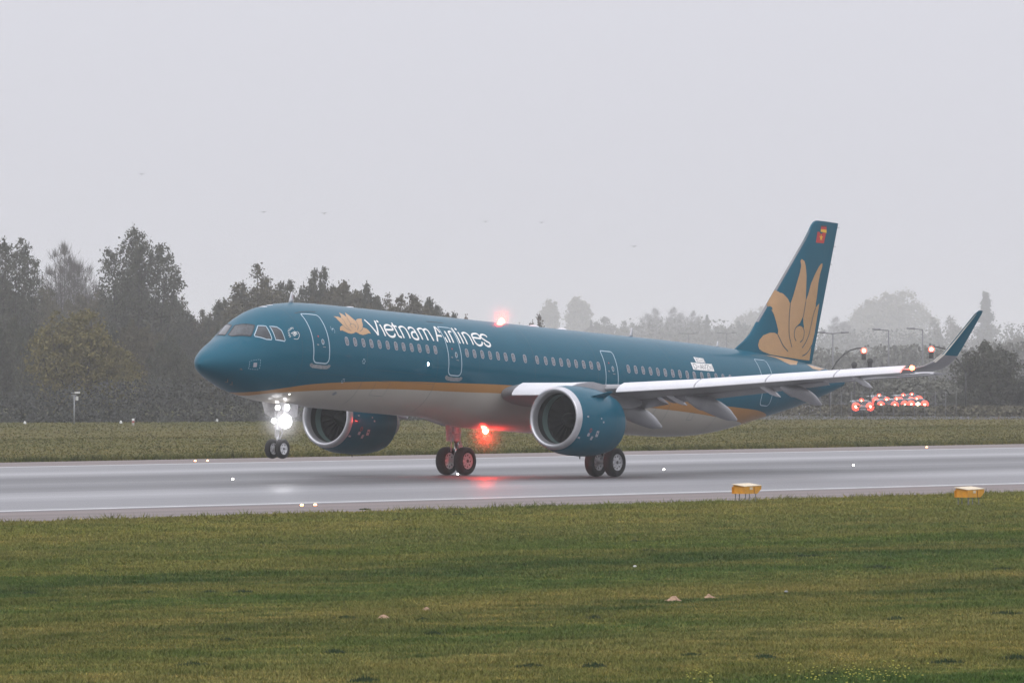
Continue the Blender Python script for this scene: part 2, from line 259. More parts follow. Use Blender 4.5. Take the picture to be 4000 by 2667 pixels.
sheet('runway', [(-500, -31), (900, -31), (900, 31), (-500, 31)], 0.002, M['runway'])
M['paint'] = mat('runway_paint', (.46, .46, .46), .45, noise=(1.5, .25))
for y in (-30.0, 30.0): sheet('edge_marking', [(-500, y-.42), (900, y-.42), (900, y+.42), (-500, y+.42)], 0.006, M['paint'])
M['joint'] = mat('joint_sealant', (.42, .42, .44), .5)
for y, wd in ((-.25, .05), (-11.2, .04), (11.4, .05)): sheet('joint_line', [(-500, y-wd), (900, y-wd), (900, y+wd), (-500, y+wd)], 0.006, M['joint'])
# the access road beyond the field
M['road'] = mat('road_asphalt', (.09, .09, .10), .9, spec=.1, noise=(.2, .2))
A2 = lambda D, s: (CAM[0]+Fv.x*D+R2v.x*s, CAM[1]+Fv.y*D+R2v.y*s)
sheet('road', [A2(578, -10), A2(578, 80), A2(900, 120), A2(900, 30)], -0.006, M['road'])

# grass blades, one mesh per field
def blades(name, regions, m, seed, label):
    g = np.random.default_rng(seed); P = []; RN = []
    for (quad, dens, hmin, hmax, wd) in regions:
        q = np.array(quad, float)
        area = 0.5*abs(sum(q[i][0]*q[(i+1) % 4][1]-q[(i+1) % 4][0]*q[i][1] for i in range(4)))
        n = int(area*dens); a = g.random(n); b = g.random(n)
        la = np.linalg.norm(q[1]-q[0]); lb = np.linalg.norm(q[2]-q[3])          # widen with distance
        b = np.where(g.random(n) < 0.5, b, b)
        p = (q[0]*(1-a)[:, None]+q[1]*a[:, None])*(1-b)[:, None]+(q[3]*(1-a)[:, None]+q[2]*a[:, None])*b[:, None]
        if name == 'grass': p = p[p[:, 1] < (-40.1 if wd < .04 else -39.85)]; n = len(p)
        # clumping: towards lumps, taller in lumps
        cl = np.sin(p[:, 0]*2.1+np.sin(p[:, 1]*1.3)*2)*np.sin(p[:, 1]*1.7+np.sin(p[:, 0]*.9)*2)
        cl2 = np.sin(p[:, 0]*.45+np.sin(p[:, 1]*.31)*3)*np.sin(p[:, 1]*.5+np.sin(p[:, 0]*.23)*3)
        h = (hmin+(hmax-hmin)*g.random(n)**1.8)*(1+.35*cl+.3*cl2)
        an = g.random(n)*math.pi; lean = (g.random((n, 2))-.5)*h[:, None]*2.6
        dx = np.cos(an)*wd*.5*(.7+.6*g.random(n)); dy = np.sin(an)*wd*.5
        v0 = np.stack([p[:, 0]-dx, p[:, 1]-dy, np.full(n, -.01)], 1); v1 = np.stack([p[:, 0]+dx, p[:, 1]+dy, np.full(n, -.01)], 1)
        v2 = np.stack([p[:, 0]+lean[:, 0], p[:, 1]+lean[:, 1], h], 1)
        P.append(np.stack([v0, v1, v2], 1).reshape(-1, 3)); r = np.clip(g.random(n)*.75-.22*cl-.12*cl2+.1, 0, 1)**1.1
        RN.append(np.repeat(r, 3))
    V = np.concatenate(P); rn = np.concatenate(RN); nv = len(V)
    me = bpy.data.meshes.new(name); me.vertices.add(nv); me.vertices.foreach_set('co', V.ravel())
    me.loops.add(nv); me.loops.foreach_set('vertex_index', np.arange(nv, dtype=np.int32))
    me.polygons.add(nv//3); me.polygons.foreach_set('loop_start', np.arange(0, nv, 3, dtype=np.int32)); me.polygons.foreach_set('loop_total', np.full(nv//3, 3, dtype=np.int32))
    me.update(); me.validate()
    at = me.attributes.new('rnd', 'FLOAT', 'POINT'); at.data.foreach_set('value', rn.astype(np.float32))
    me.materials.append(m); o = bpy.data.objects.new(name, me); C.objects.link(o); setp(o, label, 'grass', kind='stuff'); return o
def band(D0, D1):
    """strip of the field between two distances, a little wider than the view"""
    k0 = 2000/FPX*D0+1.2; k1 = 2000/FPX*D1+1.5
    return [A2(D0, -k0), A2(D0, k0), A2(D1, k1), A2(D1, -k1)]
clipband = band
blades('grass', [(band(90, 112), 800, .018, .062, .020), (band(112, 140), 620, .018, .065, .022), (band(140, 170), 360, .02, .07, .028), (band(170, 192), 240, .022, .075, .034), (clipband(192, 240), 200, .025, .09, .038),
       ([(-90, -40.6), (-10, -40.6), (-10, -39.9), (-90, -39.9)], 90, .06, .2, .04)],
       M['blades'], 3, 'mown green and olive grass in front of the wet runway')
blades('far_grass', [([(5, 40.0), (130, 40.0), (130, 42.2), (5, 42.2)], 60, .08, .36, .05), ([(5, 42), (190, 42), (260, 110), (60, 110)], 5, .03, .075, .10), ([(40, 100), (250, 100), (320, 190), (140, 190)], 2.0, .03, .08, .14)],
       M['far_blades'], 4, 'pale olive grass strip between the runway and the woods')
# ------------------------------------------------------------------ airliner: shared surface functions (metres aft of the nose, port = -y)
XG, ZG, PT, Y0 = 21.97, -4.1491, 0.057115, -3.62826
XK = [0, .12, .35, .7, 1.1, 1.6, 2.2, 2.9, 3.7, 4.6, 5.6, 7, 9, 29, 31, 33, 35, 37, 39, 41, 43, 45.0]
TK = [-.80, -.56, -.33, -.10, .14, .39, .80, 1.27, 1.62, 1.81, 1.93, 1.98, 1.99, 2.00, 2.00, 1.99, 1.97, 1.92, 1.85, 1.74, 1.57, 1.30]
BK = [-.80, -.97, -1.13, -1.29, -1.43, -1.59, -1.77, -1.90, -2.01, -2.06, -2.08, -2.11, -2.13, -2.13, -2.10, -1.98, -1.72, -1.30, -.85, -.40, .12, .75]
WK = [0, .26, .52, .78, 1.0, 1.23, 1.44, 1.62, 1.77, 1.87, 1.93, 1.975, 1.975, 1.975, 1.96, 1.87, 1.70, 1.48, 1.22, .90, .55, .27]
def slopes(xk, yk):
    d = [(yk[i+1]-yk[i])/(xk[i+1]-xk[i]) for i in range(len(xk)-1)]; m = [d[0]]
    for i in range(1, len(xk)-1):
        if d[i-1]*d[i] <= 0: m.append(0.0)
        else:
            h0 = xk[i]-xk[i-1]; h1 = xk[i+1]-xk[i]; w1 = 2*h1+h0; w2 = h1+2*h0; m.append((w1+w2)/(w1/d[i-1]+w2/d[i]))
    return m+[d[-1]]
class Cv:
    def __init__(s, x, y): s.x = x; s.y = y; s.m = slopes(x, y)
    def __call__(s, x):
        x = min(max(x, s.x[0]), s.x[-1]); i = 0
        while i < len(s.x)-2 and x >= s.x[i+1]: i += 1
        h = s.x[i+1]-s.x[i]; t = (x-s.x[i])/h
        return (2*t**3-3*t**2+1)*s.y[i]+(t**3-2*t**2+t)*h*s.m[i]+(-2*t**3+3*t**2)*s.y[i+1]+(t**3-t**2)*h*s.m[i+1]
fT, fB, fW = Cv(XK, TK), Cv(XK, BK), Cv(XK, WK)
OFF = Vector((XG, 0, ZG))
def raw(x, th):
    t, b, w_ = fT(x), fB(x), fW(x); zc = (t+b)/2; h = (t-b)/2
    return Vector((x, -w_*math.sin(th), zc+h*math.cos(th)))
def surf(x, th, off=0.0):
    """point on the skin at station x, angle th from the crown towards port, lifted by off; in the airliner's own frame"""
    p = raw(x, th)
    if off:
        a = raw(x+.02, th)-raw(max(x-.02, .001), th); b = raw(x, th+.01)-raw(x, th-.01); nrm = b.cross(a).normalized()
        c = p-Vector((x, 0, (fT(x)+fB(x))/2))
        if nrm.dot(c) < 0: nrm = -nrm
        p = p+nrm*off
    return p-OFF
def ang(P):
    x, y, z = P; t, b, w_ = fT(x), fB(x), fW(x); return math.atan2(-y/max(w_, 1e-3), (z-(t+b)/2)/max((t-b)/2, 1e-3))
def xt(L): return [(p[0], ang(p)) for p in L]
plane = bpy.data.objects.new('airliner', None); C.objects.link(plane); plane.location = (0, Y0, 0); plane.rotation_euler = (0, PT, 0)
setp(plane, 'teal airliner with gold lotus tail lifting its nose wheel off the wet runway', 'airliner')

# livery: teal over a gold band over cream, the two sweep lines follow station x
def livery():
    m = bpy.data.materials.new('livery_paint'); m.use_nodes = True; n, l, p = nodes(m)
    tcn = n.new('ShaderNodeTexCoord'); s = n.new('ShaderNodeSeparateXYZ'); l.new(tcn.outputs['Object'], s.inputs[0])
    X = math_(n, l, 'MULTIPLY_ADD', s.outputs[0], 1/45, XG/45); Z = math_(n, l, 'ADD', s.outputs[2], ZG)
    def curve(pts):
        c = n.new('ShaderNodeFloatCurve'); cu = c.mapping.curves[0]
        while len(cu.points) < len(pts): cu.points.new(.5, .5)
        for i, (a, b) in enumerate(pts): cu.points[i].location = (a/45, (b+3)/4); cu.points[i].handle_type = 'AUTO_CLAMPED'
        c.mapping.update(); l.new(X, c.inputs['Value']); return math_(n, l, 'MULTIPLY_ADD', c.outputs[0], 4, -3)
    tg = curve([(0, -2.5), (2.0, -1.82), (2.83, -1.70), (3.86, -1.51), (5.16, -1.30), (6.62, -1.15), (8.2, -1.03), (10.1, -.91), (13.5, -.78), (17.6, -.65), (21, -.61), (30, -.63), (34.5, -.67), (36.5, -.68), (37.84, -.76), (38.8, -.92), (39.6, -1.3), (41, -2.8), (45, -2.9)])
    gc = curve([(0, -2.9), (1.9, -2.2), (2.76, -1.88), (3.3, -1.76), (4.5, -1.63), (6.4, -1.46), (8.45, -1.32), (10.35, -1.21), (12.6, -1.14), (15, -1.08), (18, -.99), (22, -.98), (28.5, -1.04), (30.6, -1.07), (32.7, -1.13), (34.5, -1.19), (36.2, -1.26), (37, -1.36), (38.5, -1.9), (45, -2.9)])
    teal = (.0006, .088, .138); gold = (.42, .215, .075); cream = (.47, .44, .39)
    c = mixc(n, l, math_(n, l, 'GREATER_THAN', Z, tg), gold, teal)
    c = mixc(n, l, math_(n, l, 'GREATER_THAN', gc, Z), c, cream)
    nz = noise_(n, l, tcn.outputs['Object'], .8, 5); mr = n.new('ShaderNodeMapRange'); mr.inputs[3].default_value = .92; mr.inputs[4].default_value = 1.08; l.new(nz, mr.inputs[0])
    sv = n.new('ShaderNodeVectorMath'); sv.operation = 'SCALE'; l.new(c, sv.inputs[0]); l.new(mr.outputs[0], sv.inputs['Scale']); l.new(sv.outputs[0], p.inputs['Base Color'])
    p.inputs['Roughness'].default_value = .38; p.inputs['Coat Weight'].default_value = .32; p.inputs['Coat Roughness'].default_value = .04; p.inputs['Specular IOR Level'].default_value = .05
    # faint skin waviness so reflections wander as on riveted panels
    nb = noise_(n, l, tcn.outputs['Object'], 1.0, 3, .5, sx=.9, sy=1.2, sz=1.2); bp = n.new('ShaderNodeBump'); bp.inputs['Strength'].default_value = .35; bp.inputs['Distance'].default_value = .02
    l.new(nb, bp.inputs['Height']); l.new(bp.outputs[0], p.inputs['Normal']); l.new(bp.outputs[0], p.inputs['Coat Normal'])
    return m
M['livery'] = livery()
M['gold'] = mat('gold_paint', (.44, .25, .105), .4, coat=.4, noise=(3, .05))
M['teal'] = mat('teal_paint', (.0006, .088, .138), .40, coat=.22, spec=.1, noise=(.8, .05))
M['tealdark'] = mat('dark_teal_line', (.008, .05, .075), .4)
M['white'] = mat('white_lettering', (.82, .81, .78), .45)
M['outline'] = mat('pale_outline_paint', (.40, .52, .60), .45)
M['rim'] = mat('window_surround', (.36, .35, .39), .45)
M['pane'] = mat('cabin_glass', (.17, .18, .20), .22, noise=(9, .45))
M['cockglass'] = mat('cockpit_glass', (.035, .042, .048), .12, coat=.2, noise=(2.2, .5))
M['black'] = mat('black_rubber_seal', (.012, .016, .02), .5)
M['grey'] = mat('grey_paint', (.23, .23, .245), .42, coat=.3, noise=(1.2, .10))
M['wingtop'] = mat('wing_grey', (.20, .20, .21), .42, coat=.2, noise=(.7, .15))
M['slat'] = mat('white_leading_edge', (.62, .62, .645), .32, coat=.4, noise=(2, .05))
M['lip'] = mat('bare_metal_lip', (.50, .50, .52), .30, metal=.65, noise=(3, .06))
M['liner'] = mat('dark_acoustic_liner', (.018, .018, .02), .6)
M['liner2'] = mat('green_grey_fan_case', (.13, .20, .19), .5)
M['fan'] = mat('dark_fan_blades', (.010, .010, .011), .6, metal=.2)
M['metal'] = mat('hot_section_metal', (.16, .14, .13), .4, metal=.8, noise=(4, .2))
M['gear'] = mat('gear_white_enamel', (.55, .55, .56), .4, noise=(6, .2))
M['chrome'] = mat('oleo_chrome', (.7, .7, .7), .15, metal=1)
M['tyre'] = mat('tyre_rubber', (.018, .017, .018), .8, noise=(5, .3))
M['hub'] = mat('wheel_hub_paint', (.62, .62, .64), .45, noise=(14, .25))
M['hubdark'] = mat('brake_grey', (.09, .09, .095), .5)
M['cream'] = mat('cream_paint', (.47, .44, .39), .34, coat=.6, noise=(.6, .06))
M['dirty'] = mat('scuffed_sill', (.22, .23, .24), .5, noise=(8, .3))
M['red'] = mat('flag_red', (.48, .03, .03), .5); M['yellow'] = mat('flag_yellow', (.75, .45, .03), .5); M['flagblack'] = mat('flag_black', (.05, .012, .02), .5)
M['ink'] = mat('black_lettering', (.04, .045, .06), .5)
M['lamp_white'] = mat('landing_lamp_glass', (1, 1, 1), .2, emit=(1, .98, 1), es=11)
M['lamp_red'] = mat('red_beacon_glass', (1, .3, .2), .3, emit=(1, .10, .055), es=38)
M['lamp_tiny'] = mat('small_lamp_glass', (1, 1, 1), .3, emit=(1, .97, .9), es=6)
M['nav'] = mat('red_navigation_glass', (1, .2, .1), .3, emit=(1, .16, .05), es=16)

# fuselage skin
xs = sorted(set([.004, .02, .05, .08, .12, .18, .25, .35, .45, .57, .7, .85, 1.0, 1.2, 1.4, 1.6, 1.85, 2.1, 2.4, 2.7, 3.0, 3.4, 3.8, 4.3, 4.8, 5.4, 6, 6.8, 8, 10, 13, 16, 19, 22, 25, 27, 29, 30]+[30+.5*i for i in range(31)]))
NS = 72
mb = MB(); mb.loft([[raw(x, 2*math.pi*i/NS)-OFF for i in range(NS)] for x in xs])
fus = mb.build('fuselage', M['livery'], plane, smooth=True)
sharp(fus, 60)
# windscreen framing eyebrow and exhaust
mb = MB(); mb.lathe([(0, .26), (.12, .22), (.02, .18)], Vector((44.98, 0, 1.02))-OFF, (1, 0, .12), 20, cap=False); mb.build('exhaust_pipe', M['metal'], plane, True)

# ---- decals laid on the skin
def mapmesh(name, polys, fn, m, parent, slice_u=None, slice_v=None, smooth=True):
    """polys in a flat (u, v) plane -> sliced -> mapped by fn(u, v)"""
    bm = bmesh.new()
    for P in polys:
        tris = tessellate_polygon([[Vector((a, b, 0)) for a, b in P]]); vs_ = [bm.verts.new((a, b, 0)) for a, b in P]
        for t in tris:
            try: bm.faces.new([vs_[i] for i in t])
            except ValueError: pass
    for axis, st in ((0, slice_u), (1, slice_v)):
        if not st: continue
        co = [v.co[axis] for v in bm.verts]; a, b = min(co), max(co); k = math.floor(a/st)+1
        while k*st < b:
            q = Vector((0, 0, 0)); q[axis] = k*st; nn = Vector((0, 0, 0)); nn[axis] = 1
            bmesh.ops.bisect_plane(bm, geom=bm.verts[:]+bm.edges[:]+bm.faces[:], plane_co=q, plane_no=nn, dist=1e-5); k += 1
    for v in bm.verts: v.co = fn(v.co.x, v.co.y)
    me = bpy.data.meshes.new(name); bm.to_mesh(me); bm.free(); me.materials.append(m)
    if smooth: me.polygons.foreach_set('use_smooth', [True]*len(me.polygons))
    o = bpy.data.objects.new(name, me); C.objects.link(o); o.parent = parent; return o
def on_skin(off): return lambda u, v: surf(u, v, off)
def skin_patch(name, P, m, off=.005, parent=None, su=None):
    return mapmesh(name, [P], on_skin(off), m, parent or plane, su or .2, .07)
def smoothline(L, sub=3):
    if len(L) < 3 or sub < 2: return L
    o = []
    for i in range(len(L)-1):
        p0 = L[max(i-1, 0)]; p1 = L[i]; p2 = L[i+1]; p3 = L[min(i+2, len(L)-1)]
        for k in range(sub):
            t = k/sub; o.append(tuple(.5*((2*p1[j])+(-p0[j]+p2[j])*t+(2*p0[j]-5*p1[j]+4*p2[j]-p3[j])*t*t+(-p0[j]+3*p1[j]-3*p2[j]+p3[j])*t**3) for j in range(2)))
    return o+[L[-1]]
def ribbon(mb, L, wd, fn, closed=False, sub=3, maxd=.12, sv=2.0, w_end=None):
    """flat stroke along L = [(u, v)], v scaled by sv to metres"""
    L = smoothline(list(L), sub) if not closed else list(L)+[L[0]]
    Q = []
    for a, b in zip(L, L[1:]):
        d = math.hypot(b[0]-a[0], (b[1]-a[1])*sv); k = max(1, int(d/maxd))
        for i in range(k): Q.append((a[0]+(b[0]-a[0])*i/k, a[1]+(b[1]-a[1])*i/k))
    Q.append(L[-1]); P = []
    n = len(Q)
    for i, q in enumerate(Q):
        a = Q[max(i-1, 0)]; b = Q[min(i+1, n-1)]
        if closed and i in (0, n-1): a = Q[-2]; b = Q[1]
        dx = b[0]-a[0]; dy = (b[1]-a[1])*sv; L_ = math.hypot(dx, dy) or 1; nx, ny = -dy/L_, dx/L_
        ww = wd if w_end is None else wd+(w_end-wd)*i/(n-1)
        P.append(fn(q[0]+nx*ww/2, q[1]+ny*ww/2/sv)); P.append(fn(q[0]-nx*ww/2, q[1]-ny*ww/2/sv))
    mb.add(P, [(2*i, 2*i+1, 2*i+3, 2*i+2) for i in range(n-1)])
def disc(mb, c, r, fn, n=14, sv=2.0, rv=None):
    P = [fn(c[0], c[1])]+[fn(c[0]+r*math.cos(2*math.pi*i/n), c[1]+(rv or r)*math.sin(2*math.pi*i/n)/sv) for i in range(n)]
    mb.add(P, [(0, 1+i, 1+(i+1) % n) for i in range(n)])

mb = MB()
for i, s_ in enumerate(TITLE): ribbon(mb, xt(s_), .088, on_skin(.005+.0012*(i % 6)))
for d in xt(DOTS): disc(mb, d, .062, on_skin(.006))
mb.build('title_lettering', M['white'], plane, True)
em = skin_patch('lotus_emblem', xt(LOTUS), M['gold'], .005)
mb = MB()
for s_ in LOTUSL: ribbon(mb, xt(s_), .022, on_skin(.008))
mb.build('emblem_line', M['tealdark'], em, True)
skin_patch('tail_gold_patch', xt(TPATCH), M['gold'], .006); skin_patch('tail_gold_patch', xt(TPATCH2), M['gold'], .006)

# ---- doors
def door(x0, x1, ztop, zbot, lab=None, win=True, wz=.40, sill=True, taper=0):
    def th(z, x): t, b = fT(x), fB(x); return math.acos(max(-1, min(1, (z-(t+b)/2)/((t-b)/2))))
    r = .13; P = []
    for cx, cz, a0 in ((x1-r, ztop-r, 90), (x1-r*1.6, zbot+r*1.6, 0), (x0+r*1.6, zbot+r*1.6, -90), (x0+r*.5, ztop-r*.5, 180)):
        rr = r*1.6 if cz < 0 else (r if cx > (x0+x1)/2 else r*.5)
        for k in range(5):
            a = R(a0-22.5*k); px, pz = cx+rr*math.cos(a), cz+rr*math.sin(a); P.append((px, th(pz, px)))
    d = skin_patch('cabin_door', P, M['livery'], .004)
    mb = MB(); ribbon(mb, P, .046, on_skin(.010), closed=True); mb.build('door_outline', M['outline'], d, True)
    if win:
        c = ((x0+x1)/2+.10, th(wz, (x0+x1)/2))
        mb = MB(); disc(mb, c, .085, on_skin(.011), rv=.115); mb.build('door_window_frame', M['outline'], d, True)
        mb = MB(); disc(mb, c, .060, on_skin(.014), rv=.088); mb.build('door_window', M['pane'], d, True)
        mb = MB(); disc(mb, (c[0]-.22, c[1]-.115), .035, on_skin(.011)); mb.build('warning_mark', M['red'], d, True)
        mb = MB(); ribbon(mb, [(c[0]-.02, c[1]+.10), (c[0]+.14, c[1]+.105)], .03, on_skin(.011)); mb.build('door_handle', M['dirty'], d, True); mb = MB(); ribbon(mb, [(c[0]-.35, c[1]+.05), (c[0]-.25, c[1]+.06)], .05, on_skin(.011)); mb.build('handle_placard', M['dirty'], d, True)
    if sill:
        mb = MB(); zz = zbot-.14; ribbon(mb, [(x0-.10, th(zz+.1, x0)), (x0+.05, th(zz, x0)), (x1-.05, th(zz, x1)), (x1+.08, th(zz+.1, x1))], .15, on_skin(.007), sub=2); mb.build('scuff_plate', M['dirty'], d, True)
    return d
door(4.76, 5.70, 1.43, -.47, wz=.36); door(13.47, 14.34, 1.46, -.47, wz=.36); door(24.39, 25.26, 1.14, -.62, wz=.42, sill=False); door(36.66, 37.64, 1.50, -.46, win=False, sill=False)
# door header gutters
mb = MB(); ribbon(mb, [(4.5, .62), (5.1, .60), (5.75, .62)], .035, on_skin(.006)); mb.build('rain_gutter', M['black'], plane, True)
mb = MB(); ribbon(mb, [(13.05, .58), (14.2, .58)], .03, on_skin(.006)); mb.build('rain_gutter', M['black'], plane, True)
for L in ([(8.6, 1.80), (10.6, 1.80), (12.4, 1.80)], [(18.8, 1.82), (21.5, 1.82)]):
    mb = MB(); ribbon(mb, L, .012, on_skin(.004)); mb.build('panel_seam', M['tealdark'], plane, True)

# ---- cabin windows: one rounded surround and pane, shared on the constant section
def oval(x, z, a, b, off, n=16):
    t, bt = fT(x), fB(x); th0 = math.acos((z-(t+bt)/2)/((t-bt)/2)); P = []
    for i in range(n):
        u = 2*math.pi*i/n; cx, sy = math.cos(u), math.sin(u)
        px = x+a*math.copysign(abs(cx)**.72, cx); v = th0-b*math.copysign(abs(sy)**.8, sy)/2.03; P.append((px, v))
    return th0, P
def window(x, z, share=None):
    if share:
        o = share.copy(); C.objects.link(o); o.parent = plane; o.location.x += x-share['sx']
        for ch in share.children: c = ch.copy(); C.objects.link(c); c.parent = o
        return o
    th0, P = oval(x, z, .118, .178, 0); mb = MB(); mb.add([surf(u, v, .005) for u, v in P]+[surf(x, th0, .005)], [(i, (i+1) % 16, 16) for i in range(16)])
    o = mb.build('cabin_window', M['rim'], plane, True); o['sx'] = x
    th0, P = oval(x, z, .094, .153, 0); mb = MB(); mb.add([surf(u, v, .009) for u, v in P]+[surf(x, th0, .009)], [(i, (i+1) % 16, 16) for i in range(16)])
    mb.build('pane', M['pane'], o, True)
    return o
sh = None
for x in WIN:
    if 7.3 < x < 30.2:
        if sh is None: sh = window(x, .485)
        else: window(x, .485, sh)
    else: window(x, .485 if x < 31 else .485+(x-31)*.012)

# ---- cockpit glazing
mb = None
for i, P in enumerate(COCK):
    Q = xt(P); cx = sum(a for a, b in Q)/len(Q); cy = sum(b for a, b in Q)/len(Q)
    f = mapmesh('cockpit_window', [Q], on_skin(.004), M['cockglass'], plane, .12, .1)
    mb = MB(); ribbon(mb, Q, .035 if i < 2 else .032, on_skin(.010), closed=True, maxd=.08, sv=1.2); mb.build('window_frame', M['black'] if i < 2 else M['outline'], f, True)
    if i < 2:
        mb = MB(); lo = Q[2:] if i == 0 else Q[2:4]; lo = Q[1:3] if i == 0 else Q[2:4]; ribbon(mb, lo, .07, on_skin(.014), sub=1, maxd=.08, sv=1.2); mb.build('wiper', M['black'], f, True)
for i in (1, 2, 3):   # starboard mirror of the side glazing
    Q = [(a, -b) for a, b in xt(COCK[i])][::-1]; f = mapmesh('cockpit_window', [Q], on_skin(.004), M['cockglass'], plane, .12, .1) if i > 1 else None

# ---- alliance roundel, static port square, small markings
mb = MB(); Q = xt(SKY[0]); ribbon(mb, Q, .022, on_skin(.006), w_end=.014)
for P in SKY[1:4]:
    Q = xt(P); ribbon(mb, Q, .020, on_skin(.007), sub=3)
sk = mb.build('alliance_roundel', M['white'], plane, True)
def textmesh(s_, size=1.0):
    cu = bpy.data.curves.new('t', 'FONT'); cu.body = s_; cu.size = size; cu.resolution_u = 2
    o = bpy.data.objects.new('t', cu); C.objects.link(o); dg = bpy.context.evaluated_depsgraph_get(); me = bpy.data.meshes.new_from_object(o.evaluated_get(dg))
    V = [tuple(v.co) for v in me.vertices]; F = [tuple(p.vertices) for p in me.polygons]; bpy.data.objects.remove(o); bpy.data.curves.remove(cu); bpy.data.meshes.remove(me); return V, F
mb = MB(); cx, cth = 3.80, xt(SKY[4])[0][1]
for k, ch in enumerate('SKYTEAM'):
    V, F = textmesh(ch, .13); a = R(205-20.5*k); w_ = max(v[0] for v in V)
    P = []
    for vx, vy, _ in V:
        lx, ly = vx-w_/2, vy; rr = .205+ly; da = a; px = rr*math.cos(a)+lx*math.sin(a); pz = rr*math.sin(a)-lx*math.cos(a)
        P.append(surf(cx+px, cth-pz/1.9, .007))
    mb.add(P, F)
mb.build('roundel_lettering', M['white'], sk, True)
m0 = ang(MISC[4])
sq = skin_patch('static_port_plate', [(1.76, ang((1.8, -1.3, -.65))), (1.91, ang((1.9, -1.34, -.64))), (1.92, ang((1.92, -1.31, -.81))), (1.77, ang((1.77, -1.26, -.82)))], M['rim'], .006)
mb = MB()
a0, a1 = ang((1.8, -1.3, -.55)), ang((1.8, -1.3, -.92))
for p, q in (((1.62, a0), (2.03, a0)), ((2.05, a0), (2.07, a1)), ((2.03, a1), (1.62, a1)), ((1.60, a1), (1.59, a0))):
    for k in range(4):
        t0, t1 = k/4+.04, k/4+.17; ribbon(mb, [(p[0]+(q[0]-p[0])*t0, p[1]+(q[1]-p[1])*t0), (p[0]+(q[0]-p[0])*t1, p[1]+(q[1]-p[1])*t1)], .018, on_skin(.006), sv=1.4)
mb.build('dashed_border', M['outline'], sq, True)
for P in MISC[:2]:
    mb = MB(); c = (P[0], ang(P))
    for k in range(6):
        a = R(60*k); disc(mb, (c[0]+.075*math.cos(a), c[1]+.085*math.sin(a)/2), .026, on_skin(.006), 6)
    mb.build('drain_marking', M['outline'], plane, True)
mb = MB(); disc(mb, (MISC[2][0], ang(MISC[2])), .13, on_skin(.006), rv=.10); mb.build('outflow_vent', M['dirty'], plane, True)
mb = MB(); c = (MISC[3][0], ang(MISC[3])); ribbon(mb, [(c[0]-.06, c[1]-.06), (c[0]-.09, c[1]), (c[0]-.04, c[1]+.05)], .012, on_skin(.006)); ribbon(mb, [(c[0]+.06, c[1]-.03), (c[0]+.10, c[1]+.03), (c[0]+.04, c[1]+.09)], .014, on_skin(.006)); disc(mb, c, .04, on_skin(.006), 6); mb.build('wildlife_roundel', M['outline'], plane, True)
mb = MB(); disc(mb, (12.09, ang(MISC[5])), .055, on_skin(.012), rv=.075); mb.build('wing_inspection_lamp', M['lamp_white'], plane, True)

# ---- registration placards
GL = {'D': [[(0, 0), (0, 1), (.35, 1), (.6, .8), (.6, .2), (.35, 0), (0, 0)]], '-': [[(.1, .45), (.5, .45)]], 'A': [[(0, 0), (.33, 1), (.66, 0)], [(.13, .35), (.53, .35)]], 'V': [[(0, 1), (.33, 0), (.66, 1)]],
      'Z': [[(0, 1), (.6, 1), (0, 0), (.6, 0)]], 'W': [[(0, 1), (.22, 0), (.42, .85), (.62, 0), (.84, 1)]], '8': [[(.3, .52), (.05, .7), (.1, .95), (.3, 1), (.5, .95), (.55, .7), (.3, .52), (.02, .3), (.08, .05), (.3, 0), (.52, .05), (.58, .3), (.3, .52)]],
      '5': [[(.55, 1), (.1, 1), (.05, .55), (.35, .62), (.58, .4), (.5, .08), (.25, 0), (.02, .1)]], '4': [[(.45, 0), (.45, 1), (0, .3), (.62, .3)]]}
def placard(P, s_, name, wd):
    Q = xt(P); o = skin_patch(name, Q, M['white'], .006); W_ = sum((.95 if c == 'W' else .72) for c in s_)+.1; x = .14; mb = MB(); k = 0
    def at(u, v):
        a = .03+.94*u/W_; b = .16+.68*v
        top = (Q[0][0]+(Q[1][0]-Q[0][0])*a, Q[0][1]+(Q[1][1]-Q[0][1])*a); bot = (Q[3][0]+(Q[2][0]-Q[3][0])*a, Q[3][1]+(Q[2][1]-Q[3][1])*a)
        return (bot[0]+(top[0]-bot[0])*b, bot[1]+(top[1]-bot[1])*b)
    for ch in s_:
        for st in GL[ch]:
            ribbon(mb, [at(x+.1+a_, b_) for a_, b_ in st], wd, on_skin(.010+.0012*(k % 3)), sub=1); k += 1
        x += .95 if ch == 'W' else .72
    mb.build('placard_lettering', M['ink'], o, True)
placard(REG[0], 'D-AVZW', 'registration_placard', .027); placard(REG[1], '8545', 'number_placard', .020)

# ---- blade aerials, domes, probes
def A(x, y, z): return Vector((x, y, z))-OFF
def aerial(x, h, ch, tip=.35):
    z = fT(x)-.02; mb = MB(); rings = []
    for k in range(4):
        t = k/3; c = ch*(1-t*(1-tip)); x0 = x+h*.35*t; rings.append([A(x0, 0, z+h*t), A(x0+c*.3, -.03*(1-t*.5), z+h*t), A(x0+c, 0, z+h*t), A(x0+c*.3, .03*(1-t*.5), z+h*t)])
    mb.loft(rings); mb.build('blade_aerial', M['slat'], plane, True)
aerial(5.45, .46, .34); aerial(28.75, .40, .30); aerial(35.25, .26, .22)
for x, ln, h in ((3.9, .3, .03), (4.3, .22, .025), (9.4, .45, .05), (21.9, .85, .075), (23.9, .75, .07)):
    mb = MB(); mb.loft([[A(x+ln*(u-.5), .22*math.sin(math.pi*min(max(u, .03), .97))*math.cos(R(a)), fT(x)-.03+h*1.4*math.sin(math.pi*min(max(u, .03), .97))*math.sin(R(a))) for a in range(0, 181, 30)] for u in (0, .15, .35, .6, .85, 1)], closed=False, caps=False)
    mb.build('roof_fairing', M['slat'], plane, True)
mb = MB(); mb.tube(A(7.35, 0, 1.95), A(7.35, 0, 2.10), .02); mb.build('temperature_probe', M['metal'], plane)
